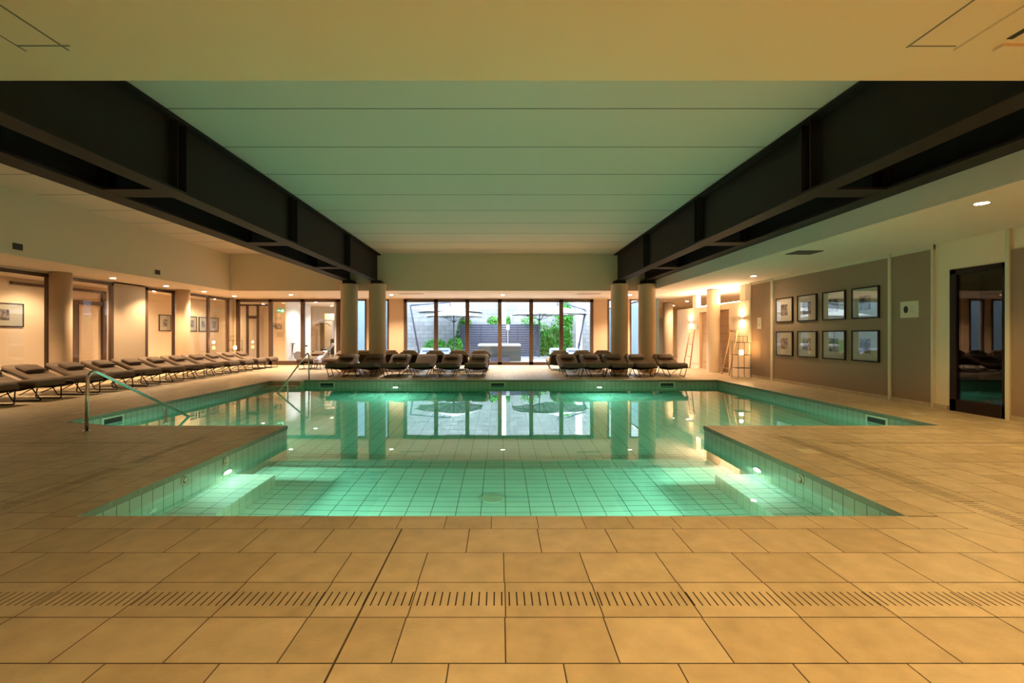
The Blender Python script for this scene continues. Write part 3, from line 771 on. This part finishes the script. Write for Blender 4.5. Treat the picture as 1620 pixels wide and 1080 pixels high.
for k, px in enumerate((578.6,617,649.5,690,726,760)):
    xx = X(px, 16.95)
    put(proto_up, xx, 18.28 if k != 1 else 18.5, PI, f'lounger facing the courtyard window behind the left group, {ordn[k]} from the left', 'left loungers facing the window')
for k, px in enumerate((884,919,951)):
    put(proto_up, X(px, 16.95), 18.28, PI, f'lounger facing the courtyard window behind the right group, {ordn[k]} from the left', 'right loungers facing the window')
for k, (x, lb) in enumerate(((-7.38,'left of the towel table'),(-6.36,'right of the towel table, partly behind the column'))):
    o = put(proto, x, 17.6, 0, 'towel-topped lounger by the gym glass, '+lb, 'loungers before the gym glazing')
    b = MB(); rows = []
    for (s, z) in PROF[5:]:
        rows.append([(x+0.14+0.09*q*0.33*3-0.05, 17.6+s+0.0, z+0.016+0.003*(q % 2)) for q in range(3)])
    b.grid(rows, M['towelw']); o2 = b.build('towel'); so = o2.modifiers.new('Solidify', 'SOLIDIFY'); so.thickness = 0.008; so.offset = 1
    tag(o2, 'striped towel on the lounger '+lb, 'towel', 'towels on loungers')
# small table with towel
t = thing('side_table', 'small round side table between the two loungers at the gym glazing', 'side table', (-6.88,17.55,0))
b = MB(); b.cyl((0,0), 0.125, 0.36, 0.38, M['blackmetal'], 24); b.build('table_top', t)
for k in range(3):
    a = 2*PI*k/3; b = MB(); b.tube([(0.10*math.cos(a),0.10*math.sin(a),0.36),(0.12*math.cos(a),0.12*math.sin(a),0.0)], 0.01, M['blackmetal']); b.build('leg', t)
b = MB(); rows = []
for j in range(7):
    rad = [0.0,0.07,0.115,0.135,0.14,0.142,0.145][j]; z = [0.40,0.398,0.394,0.375,0.34,0.30,0.26][j]
    rows.append([(rad*(1+0.10*math.sin(5*a)*(j/6))*math.cos(a), rad*(1+0.10*math.sin(5*a)*(j/6))*math.sin(a), z) for a in [2*PI*k/24 for k in range(24)]])
b.grid(rows, M['towel'], closed_u=True); o = b.build('towel', loc=(-6.88,17.55,0)); tag(o, 'lavender towel draped over the small side table', 'towel')

# ------------------------------------------------------------------ handrails
def arc_pts(c, r, a0, a1, n=8): return [(c[0]+r*math.cos(a0+(a1-a0)*k/n), c[1]+r*math.sin(a0+(a1-a0)*k/n)) for k in range(n+1)]
def pool_rail(x, y0, d, ztop, y_end, z_end, ypost, label):
    t = thing('pool_handrail', label, 'handrail', (x,y0,0))
    L = abs(y_end-y0); sl = math.atan2(ztop-z_end, L-0.22)
    r = 0.10
    pts = [(0,0),(0.01,0.4),(0.02,ztop-r)]
    pts += [(r+0.02+r*math.cos(a), ztop-r+r*math.sin(a)) for a in [PI-(PI/2+sl)*k/8 for k in range(1,9)]]
    s0 = pts[-1]; slope = math.tan(sl)
    e1 = (L+0.25, s0[1]-(L+0.25-s0[0])*(s0[1]-z_end)/(L-s0[0]))
    pts.append(e1)
    b = MB(); b.tube([(0, d*u, z) for u, z in pts], 0.021, M['chrome'], 14); b.build('rail', t)
    u = abs(ypost-y0); z = s0[1]-(u-s0[0])*(s0[1]-z_end)/(L-s0[0])
    b = MB(); b.tube([(0,d*u,z),(0,d*u,-1.0)], 0.017, M['chrome'], 12); b.build('post', t)
    b = MB(); b.disc((0,0,0), (0,0,1), 0.045, 0.008, M['chrome']); b.build('base_ring', t)
pool_rail(-5.60, 6.3, 1, 0.80, 8.38, WZ, 7.80, 'large stainless steel pool handrail at the left deck corner')
pool_rail(-5.58, 13.62, -1, 0.77, 11.7, WZ, 12.25, 'slim stainless steel handrail at the far left corner steps')

# ------------------------------------------------------------------ framed pictures
def picture(loc, rz, w_, h_, iw, ih, label, group, seed, pic=None, fm=None, d=0.035, fw=0.028):
    """hangs facing local -y ... origin at its centre on the wall"""
    t = thing('framed_picture', label, 'picture', loc, rz, group); fm = fm or M['darkframe']
    b = MB(); w2, h2 = w_/2, h_/2
    for lo, hi in (((-w2,-d,-h2),(w2,0,-h2+fw)),((-w2,-d,h2-fw),(w2,0,h2)),((-w2,-d,-h2+fw),(-w2+fw,0,h2-fw)),((w2-fw,-d,-h2+fw),(w2,0,h2-fw))): b.box(lo, hi, fm)
    b.build('frame', t)
    b = MB(); b.box((-w2+fw,-d*0.6,-h2+fw),(w2-fw,-0.002,h2-fw), M['mat_board']); b.build('mount', t)
    b = MB(); b.box((-iw/2,-d*0.6-0.002,-ih/2),(iw/2,-d*0.6,ih/2), pic or photo_mat('bw_photo_%d' % seed, seed, (0.03,0.025,0.03), (0.42,0.38,0.40))); b.build('photo', t)
    b = MB(); b.box((-w2+fw,-d*0.75,-h2+fw),(w2-fw,-d*0.70,h2-fw), M['picglass']); b.build('glazing', t)
    return t
ys = ((13.09,12.34),(12.15,11.41),(11.21,10.46),(10.27,9.54)); k = 0
names = ['far left','second from the far end','third from the far end','nearest']
for r, (z, rn) in enumerate(((1.99,'upper'),(1.07,'lower'))):
    for i, (a, c) in enumerate(ys):
        picture((XWR-0.026,(a+c)/2,z), -PI/2, 0.74, 0.67, 0.30, 0.30, f'black framed photo with wide pale mount, {rn} row, {names[i]}', 'eight framed photos on the taupe wall', k); k += 1
for i, (a, c, z) in enumerate(((12.25,13.26,1.86),(18.54,19.22,1.80),(20.2,20.85,1.80),(21.0,21.6,1.80),(21.75,22.45,1.80))):
    nm = ['nearest, beside the first column','alone left of the second column','first of the three in a row','middle of the three in a row','last of the three in a row'][i]
    picture((-13.6,(a+c)/2,z), PI/2, abs(c-a), 0.66, 0.24, 0.30, 'framed photo seen through the left glass, '+nm, 'corridor framed photos', 20+i)
# plaques
def plaque(loc, rz, w_, h_, label, marks):
    t = thing('wall_plaque', label, 'sign', loc, rz)
    b = MB(); b.box((-w_/2,-0.012,-h_/2),(w_/2,0,h_/2), M['trim']); b.build('board', t)
    b = MB()
    for (x0, z0, x1, z1) in marks: b.box((x0*w_,-0.014,z0*h_),(x1*w_,-0.012,z1*h_), M['grey'])
    b.build('print', t); return t
t = plaque((XWR-0.026,8.845,1.79), -PI/2, 0.39, 0.31, 'pale rectangular notice with round dark emblem and lines of text', [(0.0,0.18,0.33,0.20),(0.0,0.08,0.22,0.10),(0.0,-0.05,0.25,-0.03),(0.0,-0.16,0.3,-0.14)])
b = MB(); n_ = 20
b.face([(-0.05+0.05*math.cos(a)-0.02,-0.015,0.07*math.sin(a)) for a in [2*PI*k/n_ for k in range(n_)]], M['black']); b.build('emblem', t)
plaque((XWR-0.026,13.95,1.66), -PI/2, 0.20, 0.34, 'small pale upright notice on the taupe pier beside the sconces', [(-0.3,0.2,0.3,0.22),(-0.3,0.05,0.3,0.08),(-0.2,-0.3,0.2,-0.05)])
plaque((XWR-0.001,18.05+0.3,1.62), -PI/2, 0.16, 0.3, 'small dark edged notice beside the far sauna door', [(-0.3,0.2,0.3,0.22),(-0.3,-0.2,0.3,0.1)])
plaque((-13.6,16.0,1.55), PI/2, 0.25, 0.33, 'small grey notice on the corridor wall behind the glass', [(-0.3,0.2,0.3,0.22),(-0.3,-0.2,0.3,-0.18)])

# sconces
def sconce(y, z, label):
    t = thing('wall_sconce', label, 'wall lamp', (XWR,y,z), 0, 'up and down wall sconces')
    b = MB(); b.box((-0.10,-0.17,-0.03),(-0.0,0.17,0.03), M['white']); b.build('housing', t)
    light('AREA', (-0.06,0,0.04), 6, WARM, 0.24, rot=(PI,0,0), parent=t, size_y=0.08)
    light('AREA', (-0.06,0,-0.04), 6, WARM, 0.24, rot=(0,0,0), parent=t, size_y=0.08)
sconce(15.0, 1.845, 'flat wall sconce shining up and down above the lantern stand')
sconce(19.0, 1.83, 'flat wall sconce shining up and down near the far ladder')
# cove strip on top of the low sauna wall
t = thing('cove_light', 'hidden warm strip light along the top of the low sauna wall', 'cove light', (XWR+0.1,17.0,zl+0.02))
b = MB(); b.box((-0.03,-1.6,-0.02),(0.03,1.5,0.0), M['lamp']); b.build('strip', t)
light('AREA', (0,-0.0,0.02), 42, WARM, 0.1, rot=(PI,0,0), parent=t, size_y=3.0)

# ladders
def ladder(yb, wb_, xb, yt, wt, xt, zt, label, rungs, m):
    t = thing('towel_ladder', label, 'ladder', (xb,yb,0)); 
    def P(s, f): # s=+-1, f = 0..1 height
        w2 = (wb_+(wt-wb_)*f)/2
        return Vector(((xt-xb)*f, (yt-yb)*f+s*w2, zt*f))
    for s in (-1, 1):
        b = MB(); b.tube([P(s,0), P(s,1.0)], 0.022, m, 6); b.build('rail', t)
    for f in rungs:
        b = MB(); b.tube([P(-1,f), P(1,f)], 0.013, m, 6); b.build('rung', t)
    b = MB()
    for q in (-0.7,-0.2,0.3,0.8):
        p = P(q, 0.97); b.tube([p, p+Vector((-0.05,0,0.03)), p+Vector((-0.06,0,0.07))], 0.009, M['blackmetal'], 6)
    b.build('peg', t)
ladder(18.5, 0.62, 7.45, 18.75, 0.42, 7.79, 1.52, 'reddish wooden towel ladder leaning on the wall under the far sconce', (0.3,0.62,0.92), M['wood'])
ladder(15.25, 0.52, 7.42, 15.4, 0.42, 7.79, 1.45, 'orange-brown wooden towel ladder leaning between sauna door and lantern stand', (0.15,0.48,0.78,0.97), M['lightwood'])

# lantern stands
def stand(x, y, label, pil=20):
    t = thing('lantern_stand', label, 'stand', (x,y,0)); w2 = 0.19
    b = MB()
    for sx in (-1,1):
        for sy in (-1,1): b.tube([(sx*w2,sy*w2,0),(sx*w2,sy*w2,1.08)], 0.008, M['blackmetal'], 6)
    b.build('frame', t)
    for z in (0.30, 0.70, 1.08):
        b = MB()
        for q in ((-1,-1,1,-1),(1,-1,1,1),(1,1,-1,1),(-1,1,-1,-1)): b.tube([(q[0]*w2,q[1]*w2,z),(q[2]*w2,q[3]*w2,z)], 0.007, M['blackmetal'], 6)
        b.box((-w2,-w2,z-0.006),(w2,w2,z-0.002), M['blackmetal']) if z < 1 else None
        b.build('shelf', t)
    b = MB()
    for q in ((-0.12,-0.12),(0.12,-0.12),(0.12,0.12),(-0.12,0.12)): b.tube([(q[0],q[1],1.08),(q[0],q[1],1.27)], 0.006, M['blackmetal'], 6)
    for q in ((-0.12,-0.12,0.12,-0.12),(0.12,-0.12,0.12,0.12),(0.12,0.12,-0.12,0.12),(-0.12,0.12,-0.12,-0.12)): b.tube([(q[0],q[1],1.27),(q[2],q[3],1.27)], 0.006, M['blackmetal'], 6)
    b.build('top_frame', t)
    t2 = thing('candle_lantern', 'glowing candle lantern on the wire stand '+label.split(', ')[1], 'lantern', (x,y,0.70), 0, 'candle lanterns')
    b = MB(); b.cyl((0,0), 0.06, 0.0, 0.14, M['candle'], 20); b.build('candle', t2)
    b = MB(); b.cyl((0,0), 0.085, 0.001, 0.22, M['glass'], 24); b.build('glass_shade', t2)
    light('POINT', (0,0,0.3), pil, (1,0.55,0.2), 0.05, parent=t2)
stand(7.42, 14.25, 'the tall black wire stand at the right wall, by the sconces', 7)
stand(-11.15, 19.6, 'the tall black wire stand in the left far corner, by the glass', 7)

# ------------------------------------------------------------------ gym and corridor contents
b = MB(); b.box((-10.3,21.5,2.35),(-9.96,21.53,2.52), M['exitg']); e1 = b.build('exit_sign'); tag(e1, 'green emergency exit sign above the gym entrance', 'sign')
b = MB()
b.box((-10.27,21.49,2.42),(-10.18,21.5,2.45), M['exitw']); b.face([(-10.18,21.489,2.40),(-10.18,21.489,2.47),(-10.13,21.489,2.435)], M['exitw'])
b.box((-10.10,21.49,2.38),(-10.07,21.5,2.46), M['exitw']); b.box((-10.04,21.49,2.38),(-9.98,21.5,2.49), M['exitw']); b.build('pictogram', e1)
def flat_pic(lo, hi, m, name, label, cat): o = box_obj(name, lo, hi, m); tag(o, label, cat); return o
flat_pic((-10.5,21.57,1.58),(-10.12,21.6,1.84), photo_mat('gym_photo', 41, (0.02,0.02,0.02), (0.6,0.55,0.5), 12), 'wall_print', 'small dark photo print on the cream wall left of the gym', 'picture')
flat_pic((-10.32,21.57,1.22),(-10.1,21.6,1.43), mat('beige_card', (0.5,0.42,0.3)), 'notice_card', 'small beige card below the photo print', 'sign')
flat_pic((-10.4,21.57,2.02),(-10.12,21.6,2.14), mat('pale_card', (0.55,0.52,0.4)), 'notice_card', 'pale horizontal card above the photo print', 'sign')
# wall bars
t = thing('wall_bars', 'wooden gymnastic wall bars at the back of the gym', 'wall bars', (X(491,26.7),26.75,0))
for x in (-0.32,0.32,): b = MB(); b.box((x-0.03,-0.08,0.3),(x+0.03,0,1.95), M['lightwood']); b.build('upright', t)
for k in range(11): b = MB(); b.tube([(-0.3,-0.06,0.45+0.14*k),(0.3,-0.06,0.45+0.14*k)], 0.018, M['lightwood'], 6); b.build('bar', t)
flat_pic((X(506,26.75),26.76,0.2),(X(506,26.75)+0.4,26.8,2.0), mat('olive_panel', (0.26,0.2,0.1)), 'wall_mat', 'olive brown padded panel right of the wall bars', 'panel')
flat_pic((X(460,26.75),26.76,0.2),(X(471,26.75),26.8,1.95), mat('olive_mirror', (0.40,0.33,0.16), 0.3), 'gym_mirror', 'tall olive tinted mirror panel in the gym', 'mirror')
o = box_obj('gym_cabinet', (-9.75,25.9,0),(-8.9,26.75,2.5), mat('brown_cabinet', (0.36,0.25,0.14))); tag(o, 'tall brown cupboard in the gym behind the cable machine', 'cupboard')
# cable machine
t = thing('cable_machine', 'gym lat pulldown cable machine with overhead arm', 'gym machine', (-8.75,24.2,0))
b = MB(); b.box((-0.35,-0.3,0),(0.35,0.3,0.06), M['black']); b.build('base', t)
b = MB(); b.box((0.05,-0.05,0),(0.15,0.05,2.1), M['grey']); b.box((0.2,-0.05,0),(0.26,0.05,2.1), M['chrome']); b.build('column', t)
b = MB(); b.tube([(0.1,0,2.08),(-0.3,0,2.08),(-0.5,0,1.98)], 0.03, M['grey']); b.build('arm', t)
b = MB(); b.tube([(-0.75,0,1.78),(-0.6,0,1.9),(-0.2,0,1.9),(-0.05,0,1.78)], 0.016, M['black']); b.build('pull_bar', t)
b = MB(); b.box((0.0,-0.12,0.3),(0.22,0.12,1.1), M['black']); b.build('weight_stack', t)
b = MB(); b.box((-0.5,-0.16,0.5),(-0.15,0.16,0.57), M['black']); b.build('seat', t)
# bench
t = thing('weight_bench', 'padded black weight bench with raised back in the gym', 'gym machine', (-8.7,23.0,0))
b = MB(); b.box((-0.5,-0.15,0.45),(0.25,0.15,0.52), M['black']); b.build('seat', t)
b = MB(); b.box((0,-0.15,0),(0.5,0.15,0.07), M['grey'], Matrix.Translation((0.2,0,0.47)) @ Matrix.Rotation(-0.9,4,'Y')); b.build('backrest', t)
b = MB(); b.tube([(-0.4,-0.2,0.02),(-0.4,0.2,0.02)], 0.02, M['grey']); b.tube([(0.3,-0.2,0.02),(0.3,0.2,0.02)], 0.02, M['grey']); b.tube([(-0.4,0,0.02),(-0.35,0,0.45)], 0.02, M['grey']); b.tube([(0.3,0,0.02),(0.2,0,0.45)], 0.02, M['grey']); b.build('frame', t)
# exercise bike / low frame
t = thing('exercise_bike', 'black exercise bike behind the gym glass', 'gym machine', (-9.65,22.3,0))
b = MB(); b.tube([(-0.5,0,0.03),(0.5,0,0.03)], 0.025, M['black']); b.tube([(-0.35,0,0.03),(-0.25,0,0.9)], 0.025, M['black']); b.tube([(0.1,0,0.03),(0.25,0,0.75)], 0.025, M['black']); b.tube([(-0.3,0,0.45),(0.15,0,0.3)], 0.03, M['grey']); b.build('frame', t)
b = MB(); b.disc((0.0,-0.04,0.32), (0,1,0), 0.2, 0.08, M['grey']); b.build('flywheel', t)
b = MB(); b.box((0.15,-0.1,0.75),(0.4,0.1,0.82), M['black']); b.build('saddle', t)
b = MB(); b.tube([(-0.25,-0.22,0.9),(-0.25,0.22,0.9)], 0.016, M['black']); b.build('handlebar', t)
# glass partition with door across the corridor
b = MB(); Yc = 22.6
for px in (377,391.5,408,431): b.box((X(px,Yc)-0.05,Yc-0.04,0),(X(px,Yc)+0.05,Yc+0.04,2.8), M['frame'])
b.box((X(391.5,Yc),Yc-0.04,2.1),(X(408,Yc),Yc+0.04,2.24), M['frame']); b.box((X(377,Yc),Yc-0.04,2.72),(X(431,Yc),Yc+0.04,2.8), M['frame']); 
gp = struct(b.build('door_4'))
b = MB(); b.box((X(377,Yc),Yc-0.004,0.0),(X(431,Yc),Yc+0.004,2.72), M['glass']); b.build('pane', gp)
b = MB(); b.tube([(-13.3,26.7,1.1),(-12.6,26.7,1.75)], 0.03, M['grey']); o = b.build('stair_handrail'); tag(o, 'short sloping stair handrail behind the far left glass door', 'handrail')
# door in the corridor wall; some frame bars copy reflections in the glass
b = MB()
b.box((-13.6,14.0,0),(-13.52,14.1,2.35), M['frame']); b.box((-13.6,15.85,0),(-13.52,16.0,2.80), M['frame']); b.box((-13.6,14.0,2.30),(-13.52,15.9,2.42), M['frame']); b.box((-13.6,12.9,2.72),(-13.52,16.0,2.80), M['frame']); b.box((-13.6,14.75,0),(-13.52,14.95,2.3), M['frame'])
struct(b.build('door_5'))
o = box_obj('fire_box', (-13.6,17.55,1.05),(-13.5,17.72,1.55), M['black']); tag(o, 'narrow black wall box in the corridor left of the lone picture', 'box')
o = box_obj('alarm_box', (-13.6,17.55,1.75),(-13.54,17.66,1.88), M['red']); tag(o, 'small red alarm call point above the narrow black box', 'alarm')

# ------------------------------------------------------------------ courtyard
b = MB(); YS = 30.0
b.face([(-9,YS,-0.2),(9,YS,-0.2),(9,YS,7),(-9,YS,7)], M['stone'], [(0,0),(18,0),(18,7.2),(0,7.2)])
struct(b.build('wall_courtyard'))
b = MB(); b.box((-7.05,YG+0.2,0),(-6.95,YS,5.0), M['bluewall']); b.box((4.72,28.6,0),(5.1,28.9,5), M['white']); b.box((-0.02,29.0,0),(0.42,29.3,5), M['white']); struct(b.build('wall_courtyard_side'))
b = MB(); b.box((-7,YG+0.15,0.001),(6.85,YS,0.012), M['paving']); struct(b.build('floor_courtyard'))
# slatted fence
t = thing('slat_fence', 'dark slate blue fence of horizontal boards behind the hot tub', 'fence', (0,27.6,0))
b = MB(); z = 0.05
while z < 1.9:
    b.box((-2.35,0,z),(2.35,0.03,z+0.118), M['slat']); z += 0.137
b.build('board_panel', t)
for x in (-2.3,-1.1,0.0,1.1,2.3): b = MB(); b.box((x-0.03,0.03,0),(x+0.03,0.09,1.95), M['slat']); b.build('post', t)
# hot tub
t = thing('hot_tub', 'square hot tub with grey cladding and pale cover in the courtyard', 'hot tub', (0.0,23.8,0))
b = MB(); b.box((-1.02,-1,0),(1.02,1,0.74), M['tub'])
for k in range(26): b.box((-1.0+k*0.08,-1.012,0.03),(-0.94+k*0.08,-1.0,0.72), M['tub'])
b.build('cladding', t)
b = MB(); b.box((-1.06,-1.05,0.74),(1.06,1.05,0.86), M['tubtop']); b.build('cover', t, bevel=0.03)
b = MB(); b.box((-0.5,-1.35,0.0),(0.5,-1.02,0.2), M['slat']); b.build('step', t)
# umbrellas
def canopy(b, c, w_, zt, ze, m):
    n_ = 8; drop = ze
    pts = []
    for k in range(8):
        a = 2*PI*k/8+PI/8; r = w_/2*1.0
        pts.append((c[0]+r*math.cos(a)*1.05, c[1]+r*math.sin(a)*1.05, drop))
    for k in range(8):
        p, q = pts[k], pts[(k+1) % 8]
        mid = tuple((p[i]+q[i])/2 for i in range(3)); mid = (mid[0]*0.97+c[0]*0.03, mid[1]*0.97+c[1]*0.03, mid[2]+0.03)
        b.face([(c[0],c[1],zt), p, mid], m); b.face([(c[0],c[1],zt), mid, q], m)
        b.face([p, (p[0],p[1],p[2]-0.03), (mid[0],mid[1],mid[2]-0.03), mid], m); b.face([mid, (mid[0],mid[1],mid[2]-0.03), (q[0],q[1],q[2]-0.03), q], m)
    return pts
def umbrella(x, y, w_, zt, ze, label, cant=None):
    t = thing('patio_umbrella', label, 'umbrella', (x,y,0), 0, 'courtyard umbrellas')
    b = MB(); b.recalc = False; pts = canopy(b, (0,0), w_, zt, ze, M['canvas']); b.build('canopy', t)
    for p in pts:
        b = MB(); b.tube([(0,0,zt-0.06),(p[0]*0.98,p[1]*0.98,p[2]-0.02)], 0.016, M['slat'], 5); b.build('rib', t)
    if cant is None:
        b = MB(); b.tube([(0,0,0),(0,0,zt)], 0.032, M['slat'], 10); b.build('pole', t)
        for p in pts:
            b = MB(); b.tube([(0,0,ze-0.32),(p[0]*0.55,p[1]*0.55,(zt+ze)/2-0.06)], 0.013, M['slat'], 5); b.build('strut', t)
        b = MB(); b.cyl((0,0), 0.35, 0, 0.09, M['grey'], 24); b.build('base', t)
    else:
        bx_, tx, tz = cant
        b = MB(); b.tube([(bx_,-0.3,0),(tx,-0.3,tz)], 0.05, M['slat'], 8); b.build('pole', t)
        b = MB(); b.tube([(tx,-0.3,tz),(0,0,zt+0.25)], 0.04, M['slat'], 8); b.tube([(0,0,zt+0.25),(0,0,zt)], 0.03, M['slat'], 8); b.build('arm', t)
        b = MB(); b.box((bx_+(tx-bx_)*0.27-0.06,-0.4,0.7),(bx_+(tx-bx_)*0.27+0.06,-0.28,0.85), M['slat']); b.build('crank', t)
        b = MB(); b.cyl((bx_,-0.3), 0.4, 0, 0.1, M['grey'], 24); b.build('base', t)
umbrella(X(718,25), 25.0, 3.15, 2.74, 2.30, 'white parasol on a centre pole in the courtyard, left of the middle')
umbrella(X(853.5,25.6), 25.6, 3.1, 2.70, 2.42, 'white parasol on a centre pole in the courtyard, right of the middle')
umbrella(X(712,27.6), 27.6, 4.0, 3.0, 2.66, 'large white cantilever parasol at the left of the courtyard', (X(664,27.3)-X(712,27.6), X(649,27.3)-X(712,27.6), 3.05))
umbrella(X(890,24.5), 26.6, 3.6, 2.98, 2.50, 'large white cantilever parasol at the right of the courtyard', (X(917,25.3)-X(890,24.5), X(932,25.3)-X(890,24.5), 2.72))
# foliage
def foliage(name, boxes, n_, size, label, cat, m='leaf'):
    b = MB(); b.recalc = False
    for _ in range(n_):
        bx_ = random.choice(boxes); c, r = bx_
        while True:
            p = Vector([random.uniform(-1,1) for _ in range(3)])
            if p.length < 1 and p.length > 0.35: break
        p = Vector((c[0]+p.x*r[0], c[1]+p.y*r[1], c[2]+p.z*r[2]))
        if p.z < 0.05: continue
        u = Vector([random.uniform(-1,1) for _ in range(3)]).normalized(); v = u.cross(Vector([random.uniform(-1,1) for _ in range(3)])).normalized()
        s_ = size*random.uniform(0.6,1.3)
        b.face([p-u*s_, p+v*s_*0.45, p+u*s_, p-v*s_*0.45], M['leafy'] if random.random() < 0.22 else M[m])
    o = b.build(name); tag(o, label, cat); return o
def at(px, py, Yv): return (X(px,Yv), Yv, H-(py-530)*Yv/F)
foliage('ivy_hedge', [((2.6,28.9,1.0),(0.7,0.35,1.15)),((3.3,29,0.9),(0.9,0.35,1.0)),((3.9,29,1.7),(0.7,0.35,1.6)),((4.15,29,2.4),(0.45,0.3,1.0)),((3.0,29,0.5),(1.0,0.4,0.7)),((4.15,29,0.7),(0.45,0.3,0.9))], 5200, 0.10, 'tall bright green ivy hedge at the right of the courtyard', 'hedge')
foliage('boxwood_shrub', [(at(686,548,26.5),(0.58,0.4,0.45)),(at(695,548,26.5),(0.42,0.4,0.42))], 1500, 0.07, 'rounded green shrub in a white planter, left of the courtyard', 'shrub')
foliage('boxwood_shrub', [(at(717,548,26.6),(0.38,0.4,0.5)),(at(724,548,26.8),(0.3,0.4,0.5))], 1500, 0.07, 'rounded green shrub behind the left parasol pole', 'shrub')
foliage('climbing_plant', [(at(730,530,28.2),(0.32,0.25,1.0)),(at(736,513,28.2),(0.42,0.25,0.45)),(at(724,545,28.2),(0.4,0.25,0.6))], 1500, 0.08, 'green climbing plant at the left end of the slatted fence', 'plant')
foliage('shrub_top', [(at(781,510,28.6),(0.42,0.25,0.40))], 450, 0.08, 'green shrub top showing over the fence left of the middle mullion', 'shrub')
foliage('shrub_top', [(at(838,511,28.6),(0.7,0.25,0.45)),(at(804,508,28.6),(0.12,0.2,0.3))], 600, 0.08, 'green shrub top showing over the fence right of the middle mullion', 'shrub')
for k, px in enumerate((688,703,714,724)):
    xx = X(px,26.2); o = box_obj('planter_box', (xx-0.15,26.25,0),(xx+0.15,26.6,0.34), M['tubtop'], bevel=0.02); tag(o, f'white planter box under the courtyard shrubs, {ordn[k]} from the left', 'planter', 'white planters')
M['palefab'] = mat('pale_blue_outdoor_cushion', (0.22,0.27,0.36), 0.9)
pl = make_lounger(M['palefab'], M['palefab'])
for k, (x, y, lb) in enumerate(((-3.55,22.3,'left of the hot tub, under the left parasol'),(-2.7,22.5,'nearer the hot tub on its left side'),(2.75,22.4,'nearer the hot tub on its right side'),(3.6,22.3,'farther right of the hot tub, under the right parasol'))):
    put(pl, x, y, 0.1 if x < 0 else -0.1, 'pale blue courtyard lounger, '+lb, 'courtyard loungers')
t = thing('outdoor_lamp', 'white box lamp on a thin post left of the fence boards', 'lamp', (X(803.5,27.2),27.2,0))
b = MB(); b.box((-0.1,-0.1,1.30+0.30),(0.1,0.1,1.30+0.62), M['canvas']); b.build('shade', t)
b = MB(); b.tube([(0,0,0),(0,0,1.6)], 0.015, M['white'], 6); b.build('post', t)
